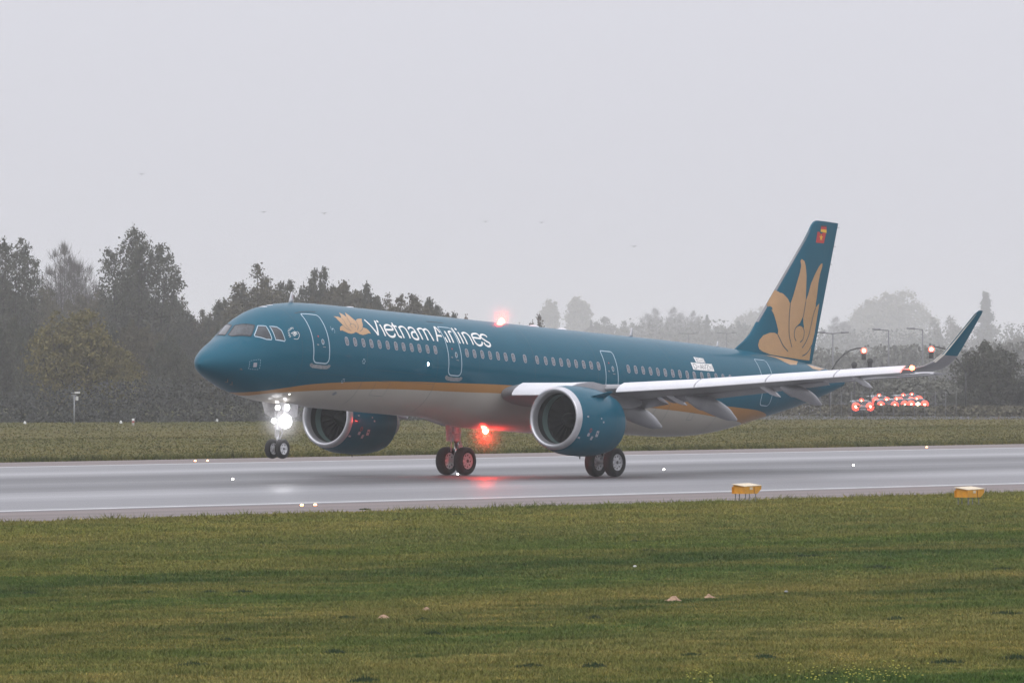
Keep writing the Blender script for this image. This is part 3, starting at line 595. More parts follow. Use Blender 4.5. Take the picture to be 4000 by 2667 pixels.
for x, z in ((1.15, -1.45), (1.4, -1.5), (1.3, -1.2)):
    th = ang((x, -.6, z)) if z < -1.3 else 1.9
    p = surf(x, th, 0); q = surf(x, th, .12); mb = MB(); mb.tube(p, q, .02, .012); mb.tube(q, q+Vector((-.16, 0, 0)), .014, .01); mb.build('pitot_probe', M['metal'], plane)

# ---- belly fairing: swells smoothly out of the lower skin
mb = MB(); rings = []
for i in range(37):
    x = 14.2+13.2*i/36; s1 = min(max((x-14.2)/3.2, 0), 1); s2 = min(max((27.4-x)/4.8, 0), 1); e = (s1*s1*(3-2*s1))*(s2*s2*(3-2*s2)); rg = []
    for k in range(41):
        th = R(98+164*k/40); d_ = min(abs(th-R(98)), abs(th-R(262)))/R(48); d_ = min(d_, 1); wv = d_*d_*(3-2*d_)
        rg.append(surf(x, th, -.03+.035*min(1, e*8)+.27*e*wv))
    rings.append(rg)
mb.loft(rings, closed=False, caps=False); bf = mb.build('belly_fairing', M['livery'], plane, True)
# ---- skin joints
for x in (1.22, 4.15, 8.1, 12.75, 15.55, 19.4, 23.85, 29.3, 33.2, 38.4):
    mb = MB(); ribbon(mb, [(x, .25+.1*k) for k in range(26)], .014, on_skin(.0035), sub=1, maxd=.2); mb.build('skin_joint', M['tealdark'] if x > 2 else M['teal'], plane, True)
for L in ([(4.2, 1.98), (8, 1.98), (12.7, 1.98)], [(12.8, 1.25), (13.3, 1.25)], [(26.2, 1.9), (30, 1.9), (33.1, 1.9)]):
    mb = MB(); ribbon(mb, L, .010, on_skin(.0035)); mb.build('lap_seam', M['tealdark'], plane, True)
for x0, th0, wx, wt in ((9.0, 2.02, .9, .33), (27.6, 2.05, .8, .3), (3.0, 2.25, .4, .22), (31.0, 2.1, .35, .18)):   # cargo and service hatches
    mb = MB(); ribbon(mb, [(x0, th0), (x0+wx, th0), (x0+wx, th0+wt), (x0, th0+wt)], .012, on_skin(.0045), closed=True, sub=1); mb.build('hatch_seam', M['tealdark'], plane, True)
# ------------------------------------------------------------------ tail
def airfoil(n=12, t=.12, cam=0.02):
    """closed section, (chord fraction, height fraction) from the trailing edge over the top to the leading edge and back below"""
    def yt(x): return 5*t*(.2969*math.sqrt(x)-.1260*x-.3516*x*x+.2843*x**3-.1030*x**4)
    X = [.5*(1+math.cos(math.pi*i/n)) for i in range(n+1)]
    up = [(x, yt(x)+cam*4*x*(1-x)) for x in X]; lo = [(x, -yt(x)+cam*4*x*(1-x)) for x in X[::-1][1:-1]]
    return up+lo
FZ = [1.2, 1.65, 2.0, 2.35, 2.65, 2.95, 3.21, 4.0, 5.0, 6.0, 7.0, 7.5, 7.72, 7.86, 7.93]
FLE = [35.7, 36.2, 36.75, 37.35, 37.78, 38.06, 38.27, 39.00, 39.92, 40.84, 41.76, 42.19, 42.36, 42.52, 42.72]
def f_le(z):
    for i in range(len(FZ)-1):
        if z <= FZ[i+1]: t = (z-FZ[i])/(FZ[i+1]-FZ[i]); return FLE[i]+(FLE[i+1]-FLE[i])*t
    return FLE[-1]
def f_te(z): return 42.69+(z-1.67)*.2827
def f_half(x, z):
    le, te = f_le(z), f_te(z); c = te-max(le, 38.27-(3.21-z)*.92); s_ = min(max((x-(te-c))/c, 0.0), 1.0)
    if s_ <= 0: return .05
    return max(5*.095*c*(.2969*math.sqrt(s_)-.1260*s_-.3516*s_*s_+.2843*s_**3-.1030*s_**4), .035 if x < te-.1 else .01)
def finsec(z, x0f=0.0, x1f=1.0, pad=0):
    le, te = f_le(z), f_te(z); n = 14; U = [.5*(1-math.cos(math.pi*i/n)) for i in range(n+1)]
    xs_ = [le+(te-le)*(x0f+(x1f-x0f)*u) for u in U]
    L = [A(x, -f_half(x, z)*(.15 if (i == 0 and x0f == 0) else 1), z) for i, x in enumerate(xs_)]; Rr = [A(x, f_half(x, z), z) for x in xs_[::-1][1:-1]]
    return L+Rr
mb = MB(); mb.loft([finsec(z, 0, .70) for z in FZ]); fin = mb.build('vertical_stabiliser', M['teal'], plane, True); sharp(fin, 50)
mb = MB(); mb.loft([finsec(z, .703, 1) for z in FZ[1:]]); rud = mb.build('rudder', M['teal'], fin, True); sharp(rud, 50)
# light leading edge strip
mb = MB(); rings = []
for z in FZ[6:-3]:
    le = f_le(z); rings.append([A(le+.07, -f_half(le+.07, z)-.004, z), A(le+.03, -f_half(le+.03, z)-.004, z), A(le-.012, 0, z), A(le+.03, f_half(le+.03, z)+.004, z), A(le+.07, f_half(le+.07, z)+.004, z)])
mb.loft(rings, closed=False, caps=False); mb.build('leading_edge_strip', M['wingtop'], fin, True)
def on_fin(off):
    def f(x, z):
        x2 = x
        for _ in range(3): x2 = x+(f_half(x2, z)-.12)*1.31
        return A(x2, -f_half(x2, z)-off, z)
    return f
mapmesh('tail_lotus', [FLOTUS], on_fin(.006), M['gold'], fin, .25, .25)
for i, L in enumerate(FLINES):
    mb = MB(); ribbon(mb, L, .055, on_fin(.010), sv=1); mb.build('petal_line', M['tealdark'], fin, True)
mapmesh('petal_gap', [FTRI], on_fin(.012), M['teal'], fin, .2, .2)
f1 = mapmesh('tail_flag', [FLAG1[0]], on_fin(.006), M['flagblack'], fin); f1['label'] = 'black red and gold flag'
mapmesh('red_stripe', [FLAG1[1]], on_fin(.007), M['red'], f1); mapmesh('gold_stripe', [FLAG1[2]], on_fin(.008), M['yellow'], f1)
f2 = mapmesh('tail_flag', [FLAG2], on_fin(.006), M['red'], fin); f2['label'] = 'red flag with a yellow star'
cx, cz = STAR[0]; mapmesh('star', [[(cx+(.17 if k % 2 == 0 else .068)*math.sin(math.pi*k/5), cz+(.17 if k % 2 == 0 else .068)*math.cos(math.pi*k/5)) for k in range(10)]], on_fin(.012), M['yellow'], f2)
for z in (7.75, 6.9, 6.1):
    mb = MB(); mb.tube(A(f_te(z)-.02, 0, z), A(f_te(z)+.16, 0, z-.02), .014, .006, 6); mb.build('static_wick', M['black'], fin)

# general wing-like loft; sec = (LE point, chord, thickness, twist deg, cant deg) ; port side y<0, side=+1 mirrors
def wingloft(secs, side, x0=0.0, x1=1.0, camb=.015, flip=False, n=14):
    rings = []
    for (le, c, t, tw, cant) in secs:
        pts = airfoil(n, t, camb); ring = []
        nrm = Vector((0, math.sin(R(cant)), math.cos(R(cant))))     # thickness direction, leans inboard as the tip turns up
        for u, h in pts:
            uu = x0+(x1-x0)*u; hh = h
            if x0 > 0 or x1 < 1:
                ft = 5*t*(.2969*math.sqrt(uu)-.1260*uu-.3516*uu*uu+.2843*uu**3-.1030*uu**4); cm = camb*4*uu*(1-uu); sgn = 1 if h-camb*4*u*(1-u) >= 0 else -1
                hh = cm+sgn*ft if 0 < u < 1 else cm
            dx = uu*c*math.cos(R(tw))+hh*c*math.sin(R(tw)); dh = -uu*c*math.sin(R(tw))+hh*c*math.cos(R(tw))
            p = Vector(le)+Vector((dx, 0, 0))+nrm*dh
            p = Vector((p.x, p.y*side, p.z)); ring.append(p-OFF)
        rings.append(ring)
    mb = MB(); mb.loft(rings); return mb
def S(y, x, z, c, t, tw=2.5, cant=0): return ((x, y, z), c, t, tw, cant)
def LEx(y): return 16.95+.552*(y-2.7) if y >= 2.7 else 16.95+(2.7-y)*.35
def LEz(y):
    P = [(0, -1.15), (2, -.98), (2.7, -.90), (4.5, -.84), (6.4, -.70), (9, -.46), (12, -.12), (14.5, .16), (16.4, .36)]
    for (a, za), (b, zb) in zip(P, P[1:]):
        if y <= b: return za+(zb-za)*(y-a)/(b-a)
    return P[-1][1]
def CH(y): return (22.7-LEx(y)) if y < 6.4 else (22.7+(y-6.4)*.318-LEx(y))
def TH(y): return .145 if y < 2.5 else (.145-.03*(y-2.5)/4 if y < 6.5 else .115-.012*(y-6.5)/10)
def TW(y): return 4.0-2.8*min(y/16.4, 1)
wys = [0, 1.6, 2.7, 4.5, 6.4, 9, 12, 14.5, 16.4]
def wsec(y, dx=0, dz=0, tw=0, cc=1): return ((LEx(y)+dx, -y, LEz(y)+dz), CH(y)*cc, TH(y), TW(y)+tw, 0)
def build_wing(side):
    secs = [wsec(y) for y in wys]
    w_ = wingloft(secs, side, 0, .80).build('wing', M['wingtop'], plane, True); sharp(w_, 50)
    # sharklet: the tip turns up
    sl = []
    for y, x, z, c, cant, t in ((16.4, LEx(16.4), .36, CH(16.4), 4, .10), (16.75, 24.78, .41, 1.50, 12, .10), (17.05, 25.08, .53, 1.42, 28, .10), (17.28, 25.42, .74, 1.30, 46, .09), (17.44, 25.80, 1.05, 1.15, 62, .09), (17.55, 26.15, 1.42, 1.02, 72, .085), (17.74, 26.85, 2.15, .74, 76, .08), (17.90, 27.45, 2.78, .50, 77, .08), (17.93, 27.72, 2.93, .30, 77, .06)):
        sl.append(((x, -y, z), c, t, .8, cant))
    sh_ = wingloft(sl[:5], side, 0, 1, 0.0).build('sharklet', M['grey'], w_, True); sharp(sh_, 50)
    q = wingloft(sl[4:], side, 0, 1, 0.0); o = q.build('sharklet_blade', M['teal'], w_, True); sharp(o, 50)
    mb = MB(); rings = []
    for (le, c, t, tw, cant) in sl[3:-1]:
        nn = Vector((0, math.sin(R(cant)), math.cos(R(cant)))); l0 = Vector(le)
        rings.append([l0+Vector((.11, 0, 0))+nn*(.052*c), l0+Vector((-.012, 0, 0)), l0+Vector((.11, 0, 0))-nn*(.052*c)])
    mb.loft([[Vector((p.x, p.y*side, p.z))-OFF for p in r] for r in rings], closed=False, caps=False); mb.build('sharklet_leading_edge', M['cream'], w_, True)
    # slats, drooped and slid forward
    for a, b in ((2.75, 5.05), (6.42, 9.15), (9.19, 11.65), (11.69, 14.05), (14.09, 16.4)):
        rings = []
        for k in range(5):
            y = a+(b-a)*k/4; sc_ = (.74 if y < 5.1 else .56-.013*(y-6.4)); th_ = .30; ring = []
            for u in range(17):
                # rounded nose, thin tail, concave back
                al = -R(100)+R(200)*u/16; px = -math.cos(al)*.26*sc_; pz = math.sin(al)*.235*sc_
                ring.append((px, pz))
            ring += [(.30*sc_, .265*sc_), (.72*sc_, .215*sc_), (.40*sc_, .16*sc_), (.16*sc_, .02*sc_), (.10*sc_, -.17*sc_)]
            rot = -R(27); lx, lz = LEx(y)-.04, LEz(y)-.045; rg = []
            for px, pz in ring:
                qx = px*math.cos(rot)-pz*math.sin(rot)*1.0; qz = px*math.sin(-rot)*1.0+pz*math.cos(rot)
                rg.append(Vector((lx+qx, -y*side if side < 0 else -y, lz+qz)))
            rings.append([Vector((p.x, -abs(p.y)*side, p.z))-OFF for p in rg])
        mb = MB(); mb.loft(rings); o = mb.build('slat', M['slat'], w_, True); sharp(o, 45)
    # flaps, drooped
    for a, b, nm, defl, dx, dz in ((2.05, 6.30, 'flap', 12, .14, -.05), (6.50, 12.8, 'flap', 12, .09, -.03), (12.86, 16.2, 'aileron', 2, .01, 0)):
        secs = []
        for k in range(5):
            y = a+(b-a)*k/4; c = CH(y); ff = .80 if nm == 'aileron' else .76; tw = TW(y)
            hx = LEx(y)+ff*c*math.cos(R(tw))+dx*(1-.3*k/4); hz = LEz(y)-ff*c*math.sin(R(tw))+dz-.01
            secs.append(((hx, -y, hz), c*(.245 if nm != 'aileron' else .20), .16 if nm != 'aileron' else .10, tw+defl, 0))
        o = wingloft(secs, side, 0, 1, .03).build(nm, M['grey'], w_, True); sharp(o, 50)
    # flap track fairings
    for y, xt_, zt_, ln, r in ((5.15, 23.95, -2.03, 3.9, .30), (8.4, 24.62, -1.68, 3.7, .27), (12.1, 25.25, -1.02, 3.0, .215)):
        tail = Vector((xt_, y, zt_)); root = Vector((xt_-ln, y, LEz(y)-.10*CH(y)*.9-.16)); rings = []
        for k in range(15):
            t = k/14; p = root.lerp(tail, t); p.z += .55*math.sin(math.pi*t)*(.30)*(1-t*.2)*(-1 if t < .35 else -.6)+ (.20*math.sin(math.pi*t))
            rr = r*(math.sin(math.pi*min(t*.93+.02, .97))**.62)*(1 if t < .85 else 1-.5*(t-.85)/.15)
            rings.append([Vector((p.x+.22*rr*math.cos(q), -(p.y+rr*.78*math.sin(q))*side, p.z+rr*1.25*math.cos(q)))-OFF for q in [2*math.pi*j/14 for j in range(14)]])
        mb = MB(); mb.loft(rings); o = mb.build('flap_track_fairing', M['grey'], w_, True); sharp(o, 60)
    for y in (6.9, 10.6, 14.2):     # short hinge fairings
        x0 = LEx(y)+CH(y)*.86; z0 = LEz(y)-.05*CH(y)-.12
        mb = MB(); mb.loft([[Vector((x0+u, -(y+rr*math.sin(q))*side, z0-.25*u+rr*1.3*math.cos(q)))-OFF for q in [2*math.pi*j/8 for j in range(8)]] for u, rr in ((-.9, .02), (-.5, .08), (.1, .10), (.5, .07), (.85, .01))]); o = mb.build('hinge_fairing', M['slat'], w_, True)
    mb = MB(); mb.lathe([(-.10, .01), (-.07, .06), (0, .10), (.08, .09), (.14, .02)], Vector((24.72, -16.72*side, .44))-OFF, (1, 0, 0), 12); mb.build('navigation_lamp', M['nav'] if side > 0 else mat('green_navigation_glass', (.2, 1, .4), .3, emit=(.1, 1, .4), es=12), w_, True)
    for y in (13.2, 14.6, 15.9, 17.0):
        x0 = LEx(y)+CH(y) if y < 16.4 else 26.35; z0 = LEz(y)-.03 if y < 16.4 else .55
        mb = MB(); mb.tube(Vector((x0-.05, -y*side, z0))-OFF, Vector((x0+.14, -y*side, z0-.03))-OFF, .012, .006, 6); mb.build('static_wick', M['black'], w_)
    return w_
wings = [build_wing(1), build_wing(-1)]
# tailplane
for side in (1, -1):
    secs = [((38.75, .4, .66), 3.7, .11, -2, 0), ((39.3, -1.0, .76), 3.25, .11, -2, 0), ((41.0, -3.6, .98), 2.3, .10, -2, 0), ((42.55, -6.0, 1.22), 1.45, .10, -2, 0), ((42.85, -6.2, 1.24), 1.2, .06, -2, 0)]
    h = wingloft(secs, side, 0, .72, -.005).build('tailplane', M['grey'], plane, True); sharp(h, 50)
    e = wingloft(secs, side, .724, 1, -.005).build('elevator', M['grey'], h, True); sharp(e, 50)
    mb = MB(); mb.loft([[Vector((le[0]+.12, le[1]*side, le[2]+.05*c))-OFF, Vector((le[0]-.012, le[1]*side, le[2]))-OFF, Vector((le[0]+.12, le[1]*side, le[2]-.05*c))-OFF] for le, c, t, tw, ca in secs], closed=False, caps=False); mb.build('leading_edge_strip', M['slat'], h, True)

# ------------------------------------------------------------------ engines
def build_engine(side):
    c0 = A(15.50, -5.75*side, -2.07); ax = (1, 0, -.015)
    def fl(a, t):   # nacelle is a little fuller below
        return 1+.045*max(0, -math.cos(t))*min(1, max(0, a/.8))
    mb = MB(); mb.lathe([(.24, 1.262), (.45, 1.305), (.8, 1.345), (1.3, 1.37), (1.9, 1.365), (2.4, 1.335), (2.9, 1.265), (3.38, 1.155), (3.36, 1.12), (2.9, 1.12)], c0, ax, 48, fn=fl)
    e = mb.build('engine', M['teal'], plane, True); e['label'] = 'teal engine with a bare metal intake lip' + (' nearest to the camera' if side > 0 else ' beyond the fuselage'); sharp(e, 45)
    mb = MB(); mb.lathe([(.242, 1.268), (.16, 1.252), (.09, 1.228), (.03, 1.19), (.0, 1.14), (.015, 1.095), (.06, 1.06), (.14, 1.035), (.24, 1.02), (.34, 1.012)], c0, ax, 48); mb.build('intake_lip', M['lip'], e, True)
    mb = MB(); mb.lathe([(.34, 1.012), (.5, 1.010), (.66, 1.013)], c0, ax, 48); mb.build('acoustic_liner', M['liner'], e, True)
    mb = MB(); mb.lathe([(.66, 1.013), (.85, 1.018), (1.02, 1.02)], c0, ax, 48); mb.build('fan_case', M['liner2'], e, True)
    mb = MB(); mb.lathe([(1.02, 1.02), (1.3, 1.02), (1.45, .7), (1.47, .02)], c0, ax, 48); mb.build('fan_duct', M['liner'], e, True)
    # fan: twenty broad twisted blades
    mb = MB(); cx0 = c0+Vector((1.12, 0, 0))
    for k in range(20):
        a0 = 2*math.pi*k/20; P = []
        for j in range(5):
            r = .28+(.99-.28)*j/4; tw = R(30+34*j/4); wd = .10+.05*j/4
            for s_ in (-1, 1):
                a = a0+s_*math.sin(tw)*wd/r*1.1; P.append(cx0+Vector((s_*math.cos(tw)*wd-.03*j/4, r*math.cos(a), r*math.sin(a))))
        mb.add(P, [(2*j, 2*j+1, 2*j+3, 2*j+2) for j in range(4)])
    mb.build('fan', M['fan'], e, True)
    mb = MB(); mb.lathe([(.62, .01), (.66, .07), (.78, .16), (.95, .25), (1.15, .31), (1.25, .32)], c0, ax, 24); mb.build('spinner', M['fan'], e, True)
    mb = MB(); mb.lathe([(2.7, .92), (3.38, .86), (3.9, .70), (4.35, .56), (4.33, .50), (3.9, .50)], c0, ax, 32); mb.build('core_nozzle', M['metal'], e, True)
    mb = MB(); mb.lathe([(3.8, .36), (4.4, .30), (4.9, .12), (5.05, .01)], c0, ax, 24); mb.build('exhaust_plug', M['metal'], e, True)
    # pylon
    rings = []
    for x, zb, zt, hw in ((16.75, -.80, -.72, .03), (17.2, -.85, -.60, .14), (18.0, -.95, -.50, .20), (18.9, -1.15, -.58, .22), (19.8, -1.45, -.80, .22), (20.6, -1.45, -.95, .16), (21.6, -1.25, -1.05, .04)):
        y = -5.75; rings.append([A(x, (y-hw)*side, zb), A(x, (y-hw*.9)*side, (zb+zt)/2), A(x, (y-hw*.6)*side, zt), A(x, (y+hw*.6)*side, zt), A(x, (y+hw*.9)*side, (zb+zt)/2), A(x, (y+hw)*side, zb)])
    mb = MB(); mb.loft(rings); o = mb.build('pylon', M['grey'], e, True); sharp(o, 40)
    # strake on the inboard shoulder
    for sgn in (1,):
        a = R(47); u = Vector((0, math.sin(a)*-side*sgn, math.cos(a))); b0 = c0+Vector((1.15, 0, 0))+u*1.36; b1 = c0+Vector((2.15, 0, 0))+u*1.34; tp = c0+Vector((2.12, 0, 0))+u*1.72; tp2 = c0+Vector((2.3, 0, 0))+u*1.70; n_ = Vector((0, u.z, -u.y))*.012
        mb = MB(); mb.loft([[p+n_ for p in (b0, b1, tp2, tp)], [p-n_ for p in (b0, b1, tp2, tp)]]); mb.build('nacelle_strake', M['teal'], e)
    # cowl panel seams and placards
    for a_ in (1.30, 2.62):
        mb = MB(); mb.lathe([(a_-.006, (1.372 if a_ < 2 else 1.308)), (a_+.006, (1.372 if a_ < 2 else 1.306))], c0, ax, 48, fn=fl); mb.build('cowl_seam', M['tealdark'], e, True)
    def onc(x, a, off=.006):
        P = [(.24, 1.262), (.45, 1.305), (.8, 1.345), (1.3, 1.37), (1.9, 1.365), (2.4, 1.335), (2.9, 1.265), (3.38, 1.155)]; r = 1.155
        for (xa, ra), (xb, rb) in zip(P, P[1:]):
            if xa <= x <= xb: r = ra+(rb-ra)*(x-xa)/(xb-xa)
        r = (r*(1+.045*max(0, -math.cos(a))*min(1, x/.8))+off); return c0+Vector((x, -r*math.sin(a)*(1), r*math.cos(a)-.015*x))
    m_ = M['rim']
    for x, a, dx, da in ((1.27, 1.98, .16, .09), (.75, 1.98+.06, .13, .05), (1.02, 2.13, .13, .06), (.33, 2.2, .12, .03), (1.55, 1.62, .10, .025), (1.4, 1.52, .08, .02), (.55, 1.50, .10, .02)):
        mb = MB(); mb.add([onc(x-dx/2, a-da), onc(x+dx/2, a-da), onc(x+dx/2, a+da), onc(x-dx/2, a+da)], [(0, 1, 2, 3)]); mb.build('cowl_placard', m_, e)
    mb = MB(); ribbon(mb, [(.80+.06*math.cos(2*math.pi*k/10), 1.90+.055*math.sin(2*math.pi*k/10)) for k in range(10)], .02, onc, closed=True, sv=1.4); mb.build('warning_ring', M['red'] , e, True)
    mb = MB(); mb.tube(onc(1.9, math.pi, -.02), onc(1.92, math.pi, .10), .03, .02, 8); mb.build('drain_mast', M['black'], e)
    return e
build_engine(1); build_engine(-1)

# ------------------------------------------------------------------ landing gear
def wheel(parent, c, r, wd, side, big):
    """tyre and hub about the y axis"""
    h = wd/2; P = [(-h*.70, r*.58), (-h*.92, r*.66), (-h, r*.78), (-h*.93, r*.90), (-h*.72, r*.97), (-h*.35, r*.998), (0, r), (h*.35, r*.998), (h*.72, r*.97), (h*.93, r*.90), (h, r*.78), (h*.92, r*.66), (h*.70, r*.58)]
    mb = MB(); mb.lathe(P, c, (0, 1, 0), 36); t = mb.build('tyre', M['tyre'], parent, True)
    mb = MB()
    for s_ in (-1, 1):
        mb.lathe([(s_*h*.72, r*.585), (s_*h*.80, r*.56), (s_*h*.55, r*.50), (s_*h*.42, r*.34), (s_*h*.50, r*.24), (s_*h*.62, r*.20), (s_*h*.66, r*.10), (s_*h*.66, .005)], c, (0, 1, 0), 28)
    o = mb.build('wheel_hub', M['hub'], parent, True); sharp(o, 35)
    mb = MB()
    for k in range(9 if big else 6):
        a = 2*math.pi*k/(9 if big else 6)
        for s_ in (-1, 1):
            q = Vector(c)+Vector((math.cos(a)*r*.42, s_*h*.49, math.sin(a)*r*.42)); mb.tube(q, q+Vector((0, s_*.012, 0)), r*.055, n=8)
    for s_ in (-1, 1):
        q = Vector(c)+Vector((0, s_*h*.66, 0)); mb.tube(q, q+Vector((0, s_*.02, 0)), r*.12, n=10)
    mb.build('hub_opening', M['hubdark'], parent)
def main_gear(side):
    y = -3.795*side; zc = ZG+.585; mb = MB()
    mb.tube(A(21.85, y*1.0, -.95), A(21.95, y, -2.75), .155, .145, 16); mb.tube(A(21.85, y*.99, -2.4), A(21.95, y, -2.55), .19, .19, 16)
    mb.tube(A(21.95, y-.60, zc), A(21.95, y+.60, zc), .085, n=12)
    mb.tube(A(21.9, y, -1.7), A(21.7, y*.55, -1.35), .07, .07, 10); mb.tube(A(22.12, y, -2.6), A(22.34, y, -2.95), .035, n=8); mb.tube(A(22.34, y, -2.95), A(22.05, y, -3.35), .035, n=8)
    mb.box(A(22.1, y, -3.1), (.12, .16, .5)); mb.tube(A(21.75, y+.14, -1.5), A(21.75, y+.12, -3.2), .02, n=6); mb.tube(A(22.08, y-.12, -1.6), A(22.08, y-.1, -3.2), .016, n=6)
    g = mb.build('main_landing_gear', M['gear'], plane, False); sharp(g, 40); g['label'] = 'main undercarriage leg with two wheels, ' + ('lit red by the belly beacon' if side < 0 else 'behind the near engine')
    mb = MB(); mb.tube(A(21.95, y, -2.75), A(21.95, y, zc+.05), .095, n=14); mb.build('oleo_piston', M['chrome'], g, True)
    for dy in (-.465, .465): wheel(g, A(21.95, y+dy, zc), .585, .42, side, True)
    mb = MB(); yo = (y-.36*side) if side > 0 else (y+.36)     # leg door on the outboard side
    prof = [(21.15, -1.05), (22.55, -1.05), (22.35, -1.75), (22.15, -2.75), (21.75, -2.75), (21.62, -1.95), (21.2, -1.6)]
    mb.loft([[A(px, yo+s_*.02, pz) for px, pz in prof] for s_ in (-1, 1)]); mb.build('gear_door', M['gear'], g)
    mb = MB(); zz = -2.42; mb.loft([[A(px, (-.15*side)+s_*.02-side*.0, pz) for px, pz in [(20.4, -2.32), (23.0, -2.32), (22.8, -2.40), (20.6, -2.40)]] for s_ in (-1, 1)]); mb.build('belly_door', M['cream'], g)
    return g
main_gear(1); main_gear(-1)
ZN = -3.8289
mb = MB(); mb.tube(A(5.25, 0, -1.9), A(5.08, 0, -3.1), .095, .09, 14); mb.tube(A(5.07, -.30, ZN), A(5.07, .30, ZN), .055, n=10); mb.tube(A(5.30, 0, -2.1), A(6.3, 0, -2.0), .06, n=8); mb.tube(A(5.2, 0, -2.9), A(5.36, 0, -3.2), .03, n=8); mb.tube(A(5.36, 0, -3.2), A(5.12, 0, -3.6), .03, n=8)
mb.box(A(5.03, -.1, -2.76), (.06, .9, .06)); mb.box(A(5.06, -.2, -2.24), (.06, .7, .05)); mb.tube(A(5.02, .11, -2.4), A(5.05, .10, -3.4), .02, n=6)
ng = mb.build('nose_landing_gear', M['gear'], plane, False); sharp(ng, 40); ng['label'] = 'nose undercarriage leg with two small wheels hanging clear of the runway'
mb = MB(); mb.tube(A(5.08, 0, -3.1), A(5.07, 0, ZN), .06, n=12); mb.build('oleo_piston', M['chrome'], ng, True)
for dy in (-.25, .25): wheel(ng, A(5.07, dy, ZN), .385, .225, 1, False)
for s_ in (-1, 1):
    mb = MB(); mb.loft([[A(x, s_*(.42+.10*(z+2.0)*-1)+k*.012, z) for x, z in [(4.55, -2.02), (5.75, -2.06), (5.65, -2.55), (5.3, -2.62), (4.8, -2.45)]] for k in (-1, 1)]); mb.build('gear_door', M['gear'], ng)
# lamps: two take-off / taxi lamps on the leg, two turn-off lamps above
lampdir = Vector((-1, -.25, -.03)).normalized()
def lamp(c, r, name='landing_lamp'):
    mb = MB(); c = Vector(c); mb.lathe([(-.02, r*1.02), (0, r), (.03, r*.75), (.045, r*.4), (.05, .004)], c, lampdir, 20); o = mb.build(name, M['lamp_white'], ng, True)
    mb = MB(); mb.lathe([(.0, r*1.04), (-.03, r*1.08), (-.10, r*.8), (-.14, r*.2), (-.14, .01)], c, lampdir, 20); mb.build('lamp_housing', M['gear'], o, True)
lamp(A(4.93, -.46, -2.76), .27); lamp(A(4.93, .10, -2.74), .10); lamp(A(4.98, -.46, -2.22), .13); lamp(A(4.98, -.02, -2.22), .10)  # largest lens is oversized to imitate its glare burst
mb = MB(); mb.lathe([(0, .03), (.02, .02), (.03, .002)], surf(4.4, 2.55, .0), (-1, -.6, 0), 8); mb.build('marker_lamp', M['lamp_tiny'], plane, True)
def point(name, c, col, P, r, parent=None):
    d = bpy.data.lights.new(name, 'POINT'); d.energy = P; d.color = col; d.shadow_soft_size = r; o = bpy.data.objects.new(name, d); C.objects.link(o); o.parent = parent or plane; o.location = c; return o
def spot(name, c, dirv, P, size, col=(1, 1, 1)):
    d = bpy.data.lights.new(name, 'SPOT'); d.energy = P; d.color = col; d.spot_size = R(size); d.spot_blend = .8; d.shadow_soft_size = .2; o = bpy.data.objects.new(name, d); C.objects.link(o); o.parent = plane; o.location = c
    o.rotation_euler = (-Vector(dirv)).to_track_quat('Z', 'Y').to_euler(); return o
spot('landing_lamp_beam', A(4.72, -.50, -2.80), (-1, -.6, -.02), 170, 62, (.95, .96, 1)); 
# beacons above and below the fuselage
def beacon(name, c, up):
    c = Vector(c); mb = MB(); mb.lathe([(0, .13), (.06, .135), (.13, .115), (.19, .06), (.205, .004)], c, (0, 0, up), 20); o = mb.build('anti_collision_beacon', M['lamp_red'], plane, True)
    mb = MB(); mb.lathe([(-.02, .19), (.02, .17), (.03, .13)], c, (0, 0, up), 20); mb.build('beacon_base', M['slat'], o, True); return c+Vector((0, 0, up*.14))
b1 = beacon('top', A(19.65, 0, 1.99), 1); b2 = beacon('belly', A(18.79, 0, -2.38), -1)
point('belly_beacon_lamp', b2+Vector((0, 0, -.12)), (1, .035, .02), 330, .12); point('top_beacon_lamp', b1+Vector((0, 0, .12)), (1, .035, .02), 230, .12)
point('nav_lamp', Vector((24.55, -16.74, .46))-OFF, (1, .12, .05), 14, .05)
# added mist balls round the lamps, invented to imitate lens glow
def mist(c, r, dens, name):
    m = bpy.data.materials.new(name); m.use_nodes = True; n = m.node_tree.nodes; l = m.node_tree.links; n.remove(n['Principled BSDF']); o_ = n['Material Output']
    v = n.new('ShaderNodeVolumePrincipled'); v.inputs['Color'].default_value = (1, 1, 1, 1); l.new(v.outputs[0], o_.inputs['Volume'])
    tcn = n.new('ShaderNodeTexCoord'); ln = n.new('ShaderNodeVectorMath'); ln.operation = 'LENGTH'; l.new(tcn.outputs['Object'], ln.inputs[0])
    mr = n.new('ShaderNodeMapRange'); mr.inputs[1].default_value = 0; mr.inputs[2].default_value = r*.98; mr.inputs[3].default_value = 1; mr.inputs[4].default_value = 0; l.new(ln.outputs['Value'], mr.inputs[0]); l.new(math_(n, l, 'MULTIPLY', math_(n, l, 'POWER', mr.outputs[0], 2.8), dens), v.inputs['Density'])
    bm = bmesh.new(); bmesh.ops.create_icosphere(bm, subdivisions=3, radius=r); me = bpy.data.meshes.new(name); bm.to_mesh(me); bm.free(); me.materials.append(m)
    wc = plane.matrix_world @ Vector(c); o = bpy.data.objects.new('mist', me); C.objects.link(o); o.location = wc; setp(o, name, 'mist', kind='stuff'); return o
bpy.context.view_layer.update()
mist(b2+Vector((0, 0, -.1)), 1.25, .20, 'added mist ball imitating red lens glow round the belly beacon')
mist(b1+Vector((0, 0, .1)), .95, .16, 'added mist ball imitating red lens glow round the roof beacon')
mist(A(4.6, -.58, -2.78), 1.3, 1.9, 'added mist ball imitating white lens glow round the landing lamps')

